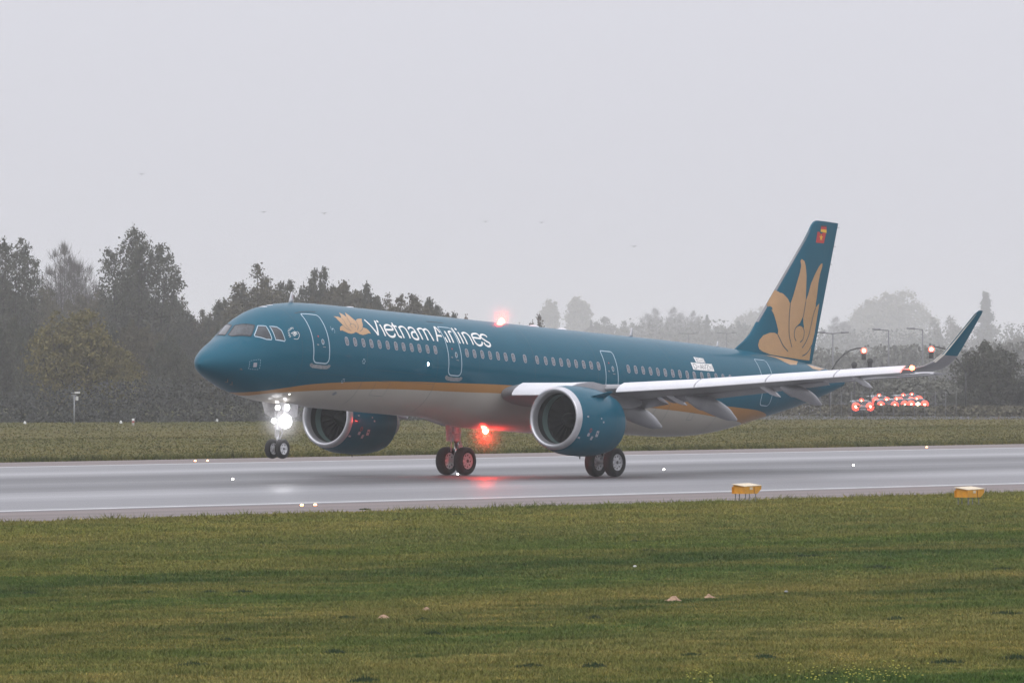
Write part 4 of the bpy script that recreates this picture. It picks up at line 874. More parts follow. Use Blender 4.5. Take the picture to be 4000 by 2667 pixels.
# ------------------------------------------------------------------ even haze over the whole field
hm = bpy.data.materials.new('haze_air'); hm.use_nodes = True; n = hm.node_tree.nodes; l = hm.node_tree.links; n.remove(n['Principled BSDF'])
v = n.new('ShaderNodeVolumePrincipled'); v.inputs['Color'].default_value = (.97, .97, .985, 1); v.inputs['Density'].default_value = .00020; v.inputs['Anisotropy'].default_value = 0.0
l.new(v.outputs[0], n['Material Output'].inputs['Volume'])
hz = MB(); hz.box((2800, 3000, 31.5), (7600, 7200, 65)); o = hz.build('haze', hm); setp(o, 'thin grey mist lying over the whole airfield', 'haze', kind='stuff')

# ------------------------------------------------------------------ trees
def leafmat(name, a, b, tr=.25):
    m = bpy.data.materials.new(name); m.use_nodes = True; n, l, p = nodes(m)
    geo = n.new('ShaderNodeNewGeometry'); oi = n.new('ShaderNodeObjectInfo')
    nz = noise_(n, l, geo.outputs['Position'], .9, 3); r = n.new('ShaderNodeMapRange'); r.inputs[1].default_value = .3; r.inputs[2].default_value = .7; l.new(nz, r.inputs[0])
    at = n.new('ShaderNodeAttribute'); at.attribute_name = 'rnd'
    f = math_(n, l, 'MULTIPLY_ADD', r.outputs[0], .5, math_(n, l, 'MULTIPLY', at.outputs['Fac'], .5)); c = mixc(n, l, f, a, b); l.new(c, p.inputs['Base Color'])
    p.inputs['Roughness'].default_value = .8; p.inputs['Specular IOR Level'].default_value = .1
    return m
M['leaf_dark'] = leafmat('dark_green_leaves', (.046, .050, .040), (.125, .126, .094)); M['leaf_brown'] = leafmat('brown_autumn_leaves', (.07, .055, .042), (.16, .125, .09))
M['leaf_olive'] = leafmat('olive_autumn_leaves', (.062, .058, .042), (.155, .142, .096)); M['leaf_yellow'] = leafmat('yellowing_leaves', (.090, .082, .036), (.235, .20, .080))
M['leaf_scrub'] = leafmat('grey_green_scrub', (.045, .048, .045), (.085, .088, .078)); M['leaf_pale'] = leafmat('haze_paled_leaves', (.16, .15, .11), (.30, .28, .20)); M['leaf_grey'] = leafmat('haze_greyed_scrub', (.07, .07, .055), (.15, .15, .12)); M['leaf_blue'] = leafmat('needles', (.035, .04, .04), (.08, .088, .075)); M['bark'] = mat('bark', (.035, .03, .026), .9, noise=(3, .3)); M['twig'] = mat('bare_twigs', (.11, .10, .095), .9)  # pale and grey leaves have far-off haze mixed into their colour
def tree_mesh(name, seed, H, W, leaders, nb, lpb, leaf, shape='dome', tight=.5, h0=.06, bare=False, lm='leaf_dark', rtop=.22):
    """trunk and limbs mesh + crown: several upright leaders, each a plume of leaf clumps with gaps between"""
    g = np.random.default_rng(seed); tb = MB(); tb.tube((0, 0, 0), (0, 0, H*.35), H*.018, H*.013, 7, False); C_ = []; R_ = []
    for k in range(leaders):
        a = k*2.399+g.random()*.9; rr = W*.80*math.sqrt((k+.3)/leaders) if leaders > 1 else 0; q = rr/W
        top = {'dome': H*(1-.50*q**2.2), 'spire': H*(1-.52*q), 'column': H*(1-.25*q), 'broad': H*(1-.32*q**2), 'cone': H}[shape]*g.uniform(.90, 1.0)
        b0 = Vector((0, 0, H*.10+.12*top*g.random())); b1 = Vector((math.cos(a)*rr*.75, math.sin(a)*rr*.75, top*.5)); b2 = Vector((math.cos(a)*rr, math.sin(a)*rr, top))
        tb.tube(b0, b1, H*.008, H*.005, 5, False); tb.tube(b1, b2, H*.005, H*.001, 4, False)
        Rl = (W*tight*(.75+.5*g.random())) if leaders > 1 else W
        n_ = max(6, int(nb/leaders*(.6+.8*top/H)))
        t = h0+(.985-h0)*g.random(n_)**.74
        for ti in t:
            p = b0.lerp(b1, ti*2) if ti < .5 else b1.lerp(b2, ti*2-1); p = Vector((p.x, p.y, top*ti))
            if shape == 'cone': rad = Rl*max(.03, (1-ti))**.9*(.75+.35*math.sin(ti*38))
            elif shape == 'column': rad = Rl*(.55+.45*math.sin(math.pi*min(1, ti*1.02)))*(1 if ti < .93 else .4)
            else: rad = Rl*(max(.22, 1-((ti-.38)/.62)**4.5 if ti > .38 else .8+.2*ti/.38))
            an = g.random()*6.283; ro = rad*math.sqrt(g.random()*.95+.05); c = p+Vector((math.cos(an)*ro, math.sin(an)*ro, 0)); C_.append(tuple(c)); R_.append((rtop+.45*min(1, rad/2.2))*(.5+.7*g.random()))
            if g.random() < .25: tb.tube(p-Vector((0, 0, rad*.45)), c, H*.0022, H*.0007, 3, False)
    C_ = np.array(C_); R_ = np.array(R_); n = len(C_)*lpb; c = np.repeat(C_, lpb, 0)+g.normal(0, .5, (n, 3))*np.where(g.random((n, 1)) < .35, 1.9, 1.0)*np.repeat(R_, lpb)[:, None]*np.array([1, 1, .9]); c[:, 2] = np.maximum(c[:, 2], .2)
    blob = np.repeat(g.random(len(C_)), lpb)
    if bare:
        d = g.normal(0, 1, (n, 3))*np.array([.4, .4, .3])+np.array([0, 0, .9]); d[:, :2] += (c[:, :2]/W)*.55; d /= np.linalg.norm(d, axis=1)[:, None]
        s = np.cross(d, g.normal(0, 1, (n, 3))); s /= np.linalg.norm(s, axis=1)[:, None]; L = (leaf*(1.5+2.5*g.random(n)))[:, None]; wv = leaf*.085
        V = np.stack([c-s*wv, c+s*wv, c+d*L], 1).reshape(-1, 3); k = 3
    else:
        nrm = g.normal(0, 1, (n, 3)); nrm /= np.linalg.norm(nrm, axis=1)[:, None]
        a = np.cross(nrm, g.normal(0, 1, (n, 3))); a /= np.linalg.norm(a, axis=1)[:, None]; b = np.cross(nrm, a); sz = (leaf*(.5+.8*g.random(n)))[:, None]
        V = np.stack([c-a*sz, c-b*sz*.7, c+a*sz, c+b*sz*.7+nrm*sz*.4], 1).reshape(-1, 3); k = 4
    nv = len(V); me = bpy.data.meshes.new(name); me.vertices.add(nv); me.vertices.foreach_set('co', V.ravel()); me.loops.add(nv); me.loops.foreach_set('vertex_index', np.arange(nv, dtype=np.int32))
    me.polygons.add(nv//k); me.polygons.foreach_set('loop_start', np.arange(0, nv, k, dtype=np.int32)); me.polygons.foreach_set('loop_total', np.full(nv//k, k, dtype=np.int32)); me.update()
    at = me.attributes.new('rnd', 'FLOAT', 'POINT'); at.data.foreach_set('value', np.repeat(np.clip(blob*.75+g.random(n)*.25, 0, 1), k).astype(np.float32)); me.materials.append(M['twig'] if bare else M[lm])
    tm = bpy.data.meshes.new(name+'_trunk'); tm.from_pydata([tuple(v) for v in tb.V], [], tb.F); tm.materials.append(M['bark']); tm.polygons.foreach_set('use_smooth', [True]*len(tm.polygons))
    return me, tm, H, W
KIND = {
 'plumed':  lambda s: tree_mesh('plumed', s, 17, 5.6, 12, 1050, 15, .135, 'broad', .36),
 'plumed2': lambda s: tree_mesh('plumed2', s, 15, 4.6, 9, 700, 15, .125, 'spire', .36, lm='leaf_olive'),
 'round':   lambda s: tree_mesh('round', s, 11, 4.6, 10, 800, 18, .16, 'dome', .44),
 'olive':   lambda s: tree_mesh('olive', s, 12, 4.5, 10, 780, 18, .16, 'dome', .42, lm='leaf_olive'),
 'yellow':  lambda s: tree_mesh('yellow', s, 11, 4.8, 12, 640, 18, .15, 'dome', .46, lm='leaf_yellow'),
 'brown':   lambda s: tree_mesh('brown', s, 10, 3.8, 6, 330, 15, .15, 'spire', .36, lm='leaf_brown'),
 'sparse':  lambda s: tree_mesh('sparse', s, 14, 2.9, 4, 330, 13, .14, 'spire', .40, lm='leaf_olive'),
 'bare':    lambda s: tree_mesh('bare', s, 15, 4.8, 18, 620, 16, .26, 'dome', .34, h0=.35, bare=True),
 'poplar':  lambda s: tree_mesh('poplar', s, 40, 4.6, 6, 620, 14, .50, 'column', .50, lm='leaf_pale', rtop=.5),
 'conifer': lambda s: tree_mesh('conifer', s, 20, 3.6, 1, 760, 16, .20, 'cone', 1, lm='leaf_blue'),
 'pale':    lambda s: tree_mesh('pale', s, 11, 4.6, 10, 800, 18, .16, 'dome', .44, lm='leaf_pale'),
 'bush':    lambda s: tree_mesh('bush', s, 8, 5.0, 15, 760, 18, .15, 'dome', .36, h0=.02),
}
cache = {}
def P2W(u, v2, D):
    """ground point in direction of photo column u (2352 scale) at depth D"""
    s = (u*1.70068-2000)/FPX*D; return Vector((CAM[0]+Fv.x*D+R2v.x*s, CAM[1]+Fv.y*D+R2v.y*s, 0))
def topz(v2, D): return CAM[2]+D*(Fv.z-(v2*1.70068-1333.5)/FPX)
def tree(kind, u, vtop, hw, D, label, group, seed=0, base=0.0):
    key = (kind, seed)
    if key not in cache: cache[key] = KIND[kind](11+seed*7+len(kind))
    me, tm, H, W = cache[key]; h = topz(vtop, D)-base; w_ = hw*1.70068/FPX*D
    p = P2W(u, 0, D); nm = {'conifer': 'conifer_tree', 'poplar': 'poplar_tree', 'bush': 'bush', 'bare': 'bare_tree'}.get(kind, 'tree')
    e = empty(nm, (p.x, p.y, base-.02), rng.random()*6.28, label=label, cat='bush' if kind == 'bush' else 'tree', group=group); sxy = w_/W; e.scale = (sxy*1.12, sxy*1.12, h/H*1.03)
    for m_, pn in ((tm, 'trunk'), (me, 'crown')):
        o = bpy.data.objects.new(pn, m_); C.objects.link(o); o.parent = e
    return e
GW, GF, GM = 'trees of the wood behind the runway', 'faint trees far off in the mist', 'misty trees behind the road'
T_ = [
 ('plumed', 22, 518, 88, 877, 'tall dark leafy tree at the left edge of the photograph', GW, 0),
 ('bare', 155, 562, 84, 992, 'pale bare-twigged tree between the two tallest dark trees', GW, 0),
 ('plumed', 318, 513, 108, 886, 'tallest dark tree with ragged upright plumes left of the airliner nose', GW, 1),
 ('sparse', 425, 632, 36, 945, 'thin pointed tree on the right flank of the tallest dark tree', GW, 0),
 ('yellow', 168, 702, 100, 640, 'broad yellowing tree low in the wood behind the camera mast', GW, 0),
 ('yellow', 262, 790, 62, 640, 'small yellow-green tree beside the broad yellowing tree', GW, 0),
 ('sparse', 505, 642, 49, 953, 'thin see-through tree just left of the tree with the spiky top', GW, 1),
 ('plumed2', 596, 578, 109, 892, 'spiky-topped olive tree above the airliner cockpit', GW, 0),
 ('plumed2', 668, 622, 54, 905, 'short spiky tree right of the spiky-topped olive tree', GW, 1),
 ('round', 728, 608, 54, 917, 'wind-bent dark tree above the forward door', GW, 0),
 ('olive', 792, 636, 67, 914, 'rounded dark olive tree above the lotus emblem', GW, 0),
 ('round', 843, 646, 54, 923, 'low rounded tree left of the pale pointed tree', GW, 1),
 ('sparse', 893, 626, 44, 992, 'pale pointed tree above the airline title', GW, 0),
 ('olive', 940, 668, 67, 930, 'dark olive tree right of the pale pointed tree', GW, 0),
 ('round', 988, 680, 46, 939, 'small dark tree third from the right end of the wood', GW, 0),
 ('brown', 1036, 692, 39, 948, 'small brown tree second from the right end of the wood', GW, 0),
 ('brown', 1066, 704, 31, 951, 'last brown wind-combed tree at the right end of the wood', GW, 1),
 ('brown', 1236, 698, 40, 1100, 'brown autumn tree standing alone beyond the roof beacon', GM, 0),
 ('brown', 1192, 726, 14, 1100, 'small brown sapling close right of the roof beacon', GM, 1),
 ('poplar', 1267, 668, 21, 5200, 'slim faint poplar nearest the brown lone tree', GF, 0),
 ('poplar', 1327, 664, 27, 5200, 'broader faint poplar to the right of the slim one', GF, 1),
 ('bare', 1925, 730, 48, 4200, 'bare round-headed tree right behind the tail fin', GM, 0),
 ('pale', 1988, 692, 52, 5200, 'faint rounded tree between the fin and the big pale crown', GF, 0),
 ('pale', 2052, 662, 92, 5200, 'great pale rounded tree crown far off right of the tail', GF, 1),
 ('sparse', 2150, 702, 32, 3948, 'left one of two slender misty trees inboard of the wingtip', GM, 0),
 ('sparse', 2186, 698, 34, 3948, 'right one of two slender misty trees inboard of the wingtip', GM, 1),
 ('conifer', 2264, 672, 44, 4200, 'tall blunt conifer behind the upturned wingtip', GM, 0),
 ('conifer', 2074, 800, 20, 2368, 'small conifer below the great pale crown', GM, 0),
 ('conifer', 1624, 712, 18, 3948, 'narrow dark conifer spire just left of the tail fin', GM, 1),
 ('conifer', 1358, 736, 14, 4200, 'little pointed conifer right of the poplars', GM, 0),
 ('round', 1388, 726, 46, 4200, 'rounded misty tree right of the poplars', GM, 0),
 ('round', 1440, 736, 44, 4200, 'low rounded misty tree above the rear fuselage', GM, 1),
 ('bare', 1500, 710, 46, 4200, 'left one of three bare misty trees above the rear fuselage', GM, 0),
 ('bare', 1552, 708, 46, 4200, 'middle one of three bare misty trees above the rear fuselage', GM, 0),
 ('bare', 1596, 716, 34, 4200, 'right one of three bare misty trees above the rear fuselage', GM, 0),
 ('round', 1650, 746, 42, 3948, 'low misty tree below the conifer spire', GM, 0),
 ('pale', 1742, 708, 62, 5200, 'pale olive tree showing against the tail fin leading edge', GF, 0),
 ('round', 1700, 736, 40, 4200, 'rounded misty tree at the foot of the tail fin', GM, 1),
 ('bush', 2272, 786, 84, 685, 'big dark rounded bush below the upturned wingtip', GM, 0),
 ('olive', 2340, 770, 60, 2763, 'grey tree at the right edge behind the big bush', GM, 0),
 ('bush', 2205, 900, 40, 678, 'low bush at the left foot of the big dark bush', GM, 1),
 ('bush', 2345, 868, 46, 688, 'low bush at the right foot of the big dark bush', GM, 1),
 ('round', 2110, 770, 60, 3685, 'misty rounded tree behind the street lamps', GM, 0),
 ('olive', 1975, 780, 66, 3948, 'misty tree behind the left red signal', GM, 0),
 ('round', 2040, 830, 70, 2895, 'low misty tree above the queue of cars', GM, 1),
 ('round', 1905, 810, 60, 4200, 'low misty tree behind the twin-armed street lamp', GM, 0),
 ('round', 2190, 820, 60, 2895, 'low misty tree under the wingtip, left of the big bush', GM, 1),
 ('olive', 1550, 760, 60, 3948, 'low misty tree in the gap under the bare trees', GM, 0),
 ('round', 1490, 768, 52, 3948, 'squat misty tree hugging the fuselage line', GM, 1),
]
for k, u, vt, hw, D, lb, gr, sd_ in T_: tree(k, u, vt, hw, D, lb, gr, sd_)
# closed lower storey of the wood
g = random.Random(5); i = 0
ON = ['first', 'second', 'third', 'fourth', 'fifth', 'sixth', 'seventh', 'eighth', 'ninth', 'tenth', 'eleventh', 'twelfth', 'thirteenth', 'fourteenth', 'fifteenth', 'sixteenth', 'seventeenth', 'eighteenth', 'nineteenth', 'twentieth']+['twenty-'+q for q in ('first', 'second', 'third', 'fourth', 'fifth', 'sixth', 'seventh', 'eighth', 'ninth')]+['thirtieth']+['thirty-'+q for q in ('first', 'second', 'third', 'fourth', 'fifth', 'sixth', 'seventh', 'eighth', 'ninth')]
RW = ('rear row of lower trees', 'middle row of lower trees', 'shrub row under the wood')
names = {}
prof_ = [(-20, 640), (40, 600), (110, 640), (160, 668), (220, 640), (300, 600), (370, 630), (420, 690), (455, 708), (500, 680), (540, 645), (620, 612), (700, 630), (800, 640), (900, 648), (960, 668), (1040, 694), (1080, 715), (1110, 790)]
def pv(u):
    for (a, va), (b, vb) in zip(prof_, prof_[1:]):
        if u <= b: return va+(vb-va)*(u-a)/(b-a)
    return 820
for row, (D, dv, st) in enumerate(((935, 6, 48), (905, 45, 44), (720, 118, 44))):
    u = -30+row*15; i = 0
    while u < 1110:
        vt = pv(u)+dv+g.uniform(0, 22); kk = g.choice(['round', 'olive', 'round', 'plumed2'] if row < 2 else ['bush', 'olive', 'bush', 'round'])
        look = {'round': 'dark green', 'bush': 'dark green', 'olive': 'olive', 'plumed2': 'ragged-topped'}[kk]
        tree(kk, u, vt, st*g.uniform(.85, 1.15), D+g.uniform(-6, 6), look+(' tree, ' if row < 2 else ' shrub, ')+ON[i]+' from left in the '+RW[row], 'plants of the '+RW[row], g.randint(0, 1)); i += 1
        u += st*g.uniform(.75, 1.0)
# rough growth under the wood, at the field edge and far hedges
def thicket(name, pts, h, n, leaf, m, seed, label, wd=3.0, ex=.8):
    g = np.random.default_rng(seed); P = np.array(pts, float); seg = g.integers(0, len(P)-1, n); t = g.random(n)[:, None]; c = P[seg]*(1-t)+P[seg+1]*t
    c = np.concatenate([c+g.normal(0, wd, (n, 2)), (g.random(n)**ex*h*(.75+.25*np.sin(c[:, 0]*.21)*np.sin(c[:, 1]*.13+1)))[:, None]], 1)
    nrm = g.normal(0, 1, (n, 3)); nrm /= np.linalg.norm(nrm, axis=1)[:, None]; a = np.cross(nrm, g.normal(0, 1, (n, 3))); a /= np.linalg.norm(a, axis=1)[:, None]; b = np.cross(nrm, a); sz = (leaf*(.5+g.random(n)))[:, None]
    V = np.stack([c-a*sz, c-b*sz*.7, c+a*sz, c+b*sz*.7], 1).reshape(-1, 3); nv = len(V)
    me = bpy.data.meshes.new(name); me.vertices.add(nv); me.vertices.foreach_set('co', V.ravel()); me.loops.add(nv); me.loops.foreach_set('vertex_index', np.arange(nv, dtype=np.int32)); me.polygons.add(n); me.polygons.foreach_set('loop_start', np.arange(0, nv, 4, dtype=np.int32)); me.polygons.foreach_set('loop_total', np.full(n, 4, dtype=np.int32)); me.update()
    at = me.attributes.new('rnd', 'FLOAT', 'POINT'); at.data.foreach_set('value', np.repeat(g.random(n), 4).astype(np.float32)); me.materials.append(m); o = bpy.data.objects.new(name, me); C.objects.link(o); return setp(o, label, 'undergrowth', kind='stuff')
w2 = lambda u, D: tuple(P2W(u, 0, D))[:2]
thicket('undergrowth', [w2(-60, 558), w2(300, 560), w2(700, 572), w2(1130, 585)], 4.2, 30000, .12, M['leaf_scrub'], 1, 'dark undergrowth filling the foot of the wood behind the field', 4, 2.2)
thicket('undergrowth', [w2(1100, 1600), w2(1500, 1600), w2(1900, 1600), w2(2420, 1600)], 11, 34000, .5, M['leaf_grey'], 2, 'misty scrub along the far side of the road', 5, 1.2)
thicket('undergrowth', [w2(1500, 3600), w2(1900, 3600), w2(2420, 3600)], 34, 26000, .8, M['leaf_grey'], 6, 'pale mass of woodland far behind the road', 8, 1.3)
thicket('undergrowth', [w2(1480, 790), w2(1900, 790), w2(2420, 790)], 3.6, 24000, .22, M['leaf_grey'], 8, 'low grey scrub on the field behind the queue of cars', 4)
thicket('undergrowth', [w2(1100, 640), w2(1500, 640), w2(1960, 620), w2(2190, 618), w2(2420, 608)], 1.2, 12000, .16, M['leaf_olive'], 3, 'low rough verge between the grass field and the road', 2)

# ------------------------------------------------------------------ road furniture far right
M['tail'] = mat('tail_lamp_glass', (1, .12, .06), .3, emit=(1, .075, .05), es=1.9); M['core'] = mat('lamp_glare_core', (1, .6, .4), .3, emit=(1, .62, .42), es=7); M['tint'] = mat('car_glass', (.02, .022, .025), .1); M['plate'] = mat('number_plate_white', (.4, .4, .4), .5)  # oversized red discs imitate lamp halos, pale cores their overexposed centres
M['postdark'] = mat('dark_mast_paint', (.05, .05, .05), .7); M['pole'] = mat('galvanised_pole', (.17, .17, .18), .6); M['sigred'] = mat('red_signal_glass', (1, .2, .1), .3, emit=(1, .10, .07), es=2.2); M['sigblack'] = mat('signal_black', (.02, .02, .02), .5)
def streetlamp(u, vt, D, arms, label):
    h = topz(vt, D); p = P2W(u, 0, D); e = empty('street_lamp', (p.x, p.y, 0), 0, label=label, cat='street lamp', group='street lamps along the far road')
    mb = MB(); mb.tube((0, 0, 0), (0, 0, h), .15, .10, 8); mb.build('pole', M['pole'], e, True)
    for s_ in arms:
        d = R2v*s_; d = Vector((d.x, d.y, 0)).normalized(); mb = MB(); mb.tube((0, 0, h-.05), d*1.5+Vector((0, 0, h+.1)), .09, .07, 6); mb.build('arm', M['pole'], e, True)
        mb = MB(); mb.tube(d*1.2+Vector((0, 0, h+.12)), d*2.4+Vector((0, 0, h+.14)), .15, .10, 8); mb.build('lamp_head', M['pole'], e, True)
streetlamp(1913, 766, 1000, (-1, 1), 'twin-armed street lamp nearest the tail'); streetlamp(2041, 759, 980, (-1,), 'single-armed street lamp between the two red signals'); streetlamp(2119, 757, 1000, (-1,), 'single-armed street lamp next to the right red signal')
streetlamp(1669, 766, 1600, (-1, 1), 'faint street lamp just left of the tail fin'); streetlamp(1581, 767, 1700, (-1, 1), 'faint street lamp showing over the rear fuselage')
def signal(u, v, D, side, label, lit=True, arm=True):
    h = topz(v, D); p = P2W(u, 0, D); e = empty('traffic_light', (p.x, p.y, 0), 0, label=label, cat='traffic light', group='traffic lights at the road crossing'); r_ = Vector((R2v.x, R2v.y, 0)).normalized(); f_ = -Vector((Fv.x, Fv.y, 0)).normalized()
    mb = MB()
    if arm:
        L = 3.2; P = [r_*side*(L*math.cos(R(a)) if False else L*(1-math.sin(R(90-a))))+Vector((0, 0, 0)) for a in (0,)]
        pts = [r_*side*L*t+Vector((0, 0, h+.25-(t**2.6)*2.4)) for t in (0, .2, .4, .6, .8, 1)]+[r_*side*L]
    else: pts = [Vector((0, 0, h-.5)), Vector((0, 0, 0))]
    for a, b in zip(pts, pts[1:]): mb.tube(a, b, .065, .07, 7)
    mb.build('mast', M['postdark'], e, True)
    mb = MB(); mb.box((0, 0, h-.35), (.30, .30, 1.0)); mb.build('signal_head', M['sigblack'], e)
    for k in range(3):
        c = Vector((0, 0, h+.0-k*.32))+f_*.16; mb = MB(); mb.lathe([(0, .13 if k else .29), (.03, .1 if k else .27), (.05, .005)], c, f_, 12); sl_ = mb.build('signal_lens', M['sigred'] if (k == 0 and lit) else M['sigblack'], e, True)  # lit lens drawn oversized to imitate its red halo
        if k == 0 and lit: mb = MB(); mb.lathe([(.05, .17), (.08, .13), (.09, .005)], c, f_, 12); mb.build('lamp_core', M['core'], sl_, True)
signal(1984, 806, 620, -1, 'red traffic light on a curved arm right of the tail'); signal(2139, 803, 620, 1, 'red traffic light on a straight arm by the wingtip')
signal(1998, 830, 640, 1, 'unlit traffic light head turned away beside the left red signal', False, False); signal(1962, 838, 640, 1, 'dark traffic light cluster over the wing below the left red signal', False, False)

# ------------------------------------------------------------------ cars queueing at the signals
M['headwhite'] = mat('warm_lamp_glass', (1, .9, .6), .3, emit=(1, .72, .40), es=14)
def car(paint, name='car'):
    e = bpy.data.objects.new(name, None); C.objects.link(e)
    prof = [(-2.15, .35), (-2.18, .78), (-2.05, .95), (-1.75, 1.02), (-1.25, 1.40), (-.2, 1.46), (.5, 1.40), (1.15, .98), (1.95, .85), (2.15, .62), (2.15, .35), (-2.15, .35)][:-1]
    def ring(y, sy, sz): return [Vector((x*sy, y, .35+(z-.35)*sz if z > 1.0 else z)) for x, z in prof]
    mb = MB(); mb.loft([ring(-.87, .97, .90), ring(-.80, 1.0, .97), ring(-.6, 1, 1), ring(.6, 1, 1), ring(.80, 1.0, .97), ring(.87, .97, .90)]); b = mb.build('body', paint, e); sharp(b, 30)
    mb = MB(); mb.add([(-1.78, -.62, 1.04), (-1.78, .62, 1.04), (-1.30, .56, 1.385), (-1.30, -.56, 1.385)], [(0, 1, 2, 3)]); o = mb.build('rear_window', M['tint'], e); o.location.x = -.012; o.location.z = .01
    for s_ in (-1, 1):
        mb = MB(); mb.add([(-1.2, s_*.876, 1.02), (.95, s_*.876, 1.02), (.45, s_*.876, 1.30), (-1.0, s_*.876, 1.30)], [(0, 1, 2, 3)]); mb.build('side_window', M['tint'], e)
        mb = MB(); mb.lathe([(0, .40), (.03, .37), (.05, .01)], (-2.14, s_*.66, .86), (-1, 0, 0), 14); tl = mb.build('tail_lamp', M['tail'], e, True); mb = MB(); mb.lathe([(0, .12), (.03, .09), (.05, .01)], (-2.19, s_*.66, .86), (-1, 0, 0), 12); mb.build('lamp_core', M['core'], tl, True)
        for x in (-1.35, 1.35):
            mb = MB(); mb.lathe([(-.1, .2), (-.1, .31), (0, .33), (.1, .31), (.1, .2), (.1, .01)], (x, s_*.78, .33), (0, s_, 0), 16); mb.build('wheel', M['tyre'], e, True)
    mb = MB(); mb.lathe([(0, .24), (.03, .21), (.05, .01)], (-1.30, 0, 1.40), (-1, 0, 0), 12); bl = mb.build('brake_lamp', M['tail'], e, True); mb = MB(); mb.lathe([(0, .08), (.03, .06), (.04, .01)], (-1.35, 0, 1.40), (-1, 0, 0), 10); mb.build('lamp_core', M['core'], bl, True)
    mb = MB(); mb.box((-2.19, 0, .62), (.02, .50, .11)); mb.build('number_plate', M['plate'], e)
    return e
paints = [mat('dark_silver_car_paint', (.09, .095, .10), .3, coat=1), mat('dark_blue_car_paint', (.02, .03, .06), .3, coat=1), mat('black_car_paint', (.012, .012, .014), .3, coat=1), mat('charcoal_car_paint', (.04, .04, .045), .3, coat=1), mat('pale_grey_car_paint', (.16, .16, .17), .3, coat=1)]
def at_h(u, v, z):
    """world point at height z seen at full-size photo pixel (u, v)"""
    d = Fv+R2v*((u-2000)/FPX)-U2v*((v-1333.5)/FPX); t = (z-CAM[2])/d.z; return Vector(CAM)+d*t
cars_ = [(3357, 1587, 0, 'dark silver car at the left end of the queue'), (3454, 1582, 1, 'dark blue car second from the left in the queue'), (3494, 1579, 2, 'black car third from the left in the queue'), (3572, 1578, 3, 'charcoal car near the right end of the queue'),
         (3420, 1562, 4, 'pale grey car half hidden behind the left cars'), (3515, 1560, 2, 'black car further up the road behind the queue'), (3548, 1556, 1, 'dark blue car furthest up the road')]
yaw0 = math.atan2(Fv.y, Fv.x)
for k, (u, v, pi_, lb) in enumerate(cars_):
    p = at_h(u, v+(0 if k < 4 else 2), .88); e = car(paints[pi_]); e.location = (p.x, p.y, 0); e.rotation_euler = (0, 0, yaw0+R(6 if k < 4 else 14)); setp(e, lb+' with its brake lamps lit', 'car', 'cars queueing at the traffic lights')
# yellow repeater lamp post at the queue's right end
p = at_h(3586, 1580, 1.0); e = empty('warning_lamp', (p.x, p.y, 0), 0, label='yellow-white warning lamp on a post at the right end of the car queue', cat='warning lamp')
mb = MB(); mb.tube((0, 0, 0), (0, 0, 1.0), .05, n=8); mb.build('post', M['pole'], e, True); mb = MB(); mb.lathe([(-.15, .02), (-.1, .16), (0, .2), (.1, .16), (.15, .02)], (0, 0, 1.05), (0, 0, 1), 12); mb.build('lamp', M['headwhite'], e, True)

# boundary fence in front of the road: slim posts and rails
fe = empty('boundary_fence', tuple(P2W(1980, 0, 604)), 0, label='thin dark mesh fence with slim posts in front of the far road', cat='fence'); o0 = fe.location
for k in range(15):
    q = P2W(1860+k*24, 0, 604)-Vector(o0); mb = MB(); mb.tube(q, q+Vector((0, 0, 2.3)), .025, n=6); mb.build('fence_post', M['pole'], fe, True)
for hgt in (.3, 1.2, 2.2):
    q0 = P2W(1860, 0, 604)-Vector(o0); q1 = P2W(1860+14*24, 0, 604)-Vector(o0); mb = MB(); mb.tube(q0+Vector((0, 0, hgt)), q1+Vector((0, 0, hgt)), .014, n=5); mb.build('fence_rail', M['pole'], fe, True)

# ------------------------------------------------------------------ field furniture
M['postgrey'] = mat('grey_post', (.26, .27, .28), .6); M['white2'] = mat('white_marker_paint', (.6, .6, .58), .6); M['markred'] = mat('red_marker_band', (.35, .06, .05), .6)
p = at_h(290, 1655, 0); e = empty('camera_mast', (p.x, p.y, 0), 0, label='slim grey mast with a camera housing standing in the field at left', cat='camera mast'); r_ = Vector((R2v.x, R2v.y, 0)).normalized()
mb = MB(); mb.tube((0, 0, 0), (0, 0, 2.25), .07, .055, 10); mb.build('pole', M['postgrey'], e, True)
mb = MB(); mb.tube(-r_*.25+Vector((0, 0, 2.28)), r_*.18+Vector((0, 0, 2.28)), .035, n=8); mb.build('crossbar', M['postgrey'], e, True)
mb = MB(); mb.tube(r_*.02+Vector((0, 0, 2.47)), r_*.46+Vector((0, 0, 2.50)), .07, .075, 8); mb.build('camera_housing', M['white2'], e, True)
mb = MB(); mb.tube(-r_*.26+Vector((0, 0, 2.50)), -r_*.02+Vector((0, 0, 2.48)), .035, .04, 8); mb.build('sensor_head', M['postgrey'], e, True)
mb = MB(); mb.box(r_*.22+Vector((0, 0, 2.05)), (.16, .16, .32)); mb.build('junction_box', M['white2'], e)
p = at_h(520, 1662, 0); e = empty('marker_post', (p.x, p.y, 0), 0, label='short white post with a reddish band right of the camera mast', cat='marker post'); mb = MB(); mb.tube((0, 0, 0), (0, 0, .56), .10, .10, 12); mb.build('post', M['white2'], e, True); mb = MB(); mb.lathe([(0, .103), (.16, .103)], (0, 0, .22), (0, 0, 1), 12); mb.build('band', M['markred'], e, True)
for k, (u, v, lb) in enumerate(((97, 1655, 'tiny white marker cone nearest the left edge of the field'), (472, 1653, 'small white marker cone just left of the white post'), (848, 1646, 'small white marker cone below the airliner nose'))):
    p = at_h(u, v, 0); mb = MB(); mb.lathe([(0, .13), (.02, .12), (.10, .11), (.20, .07), (.23, .01)], (0, 0, 0), (0, 0, 1), 12); o = mb.build('marker_cone', M['white2'], None, True); o.location = (p.x, p.y, 0); setp(o, lb, 'marker cone', 'white marker cones at the far edge of the field')
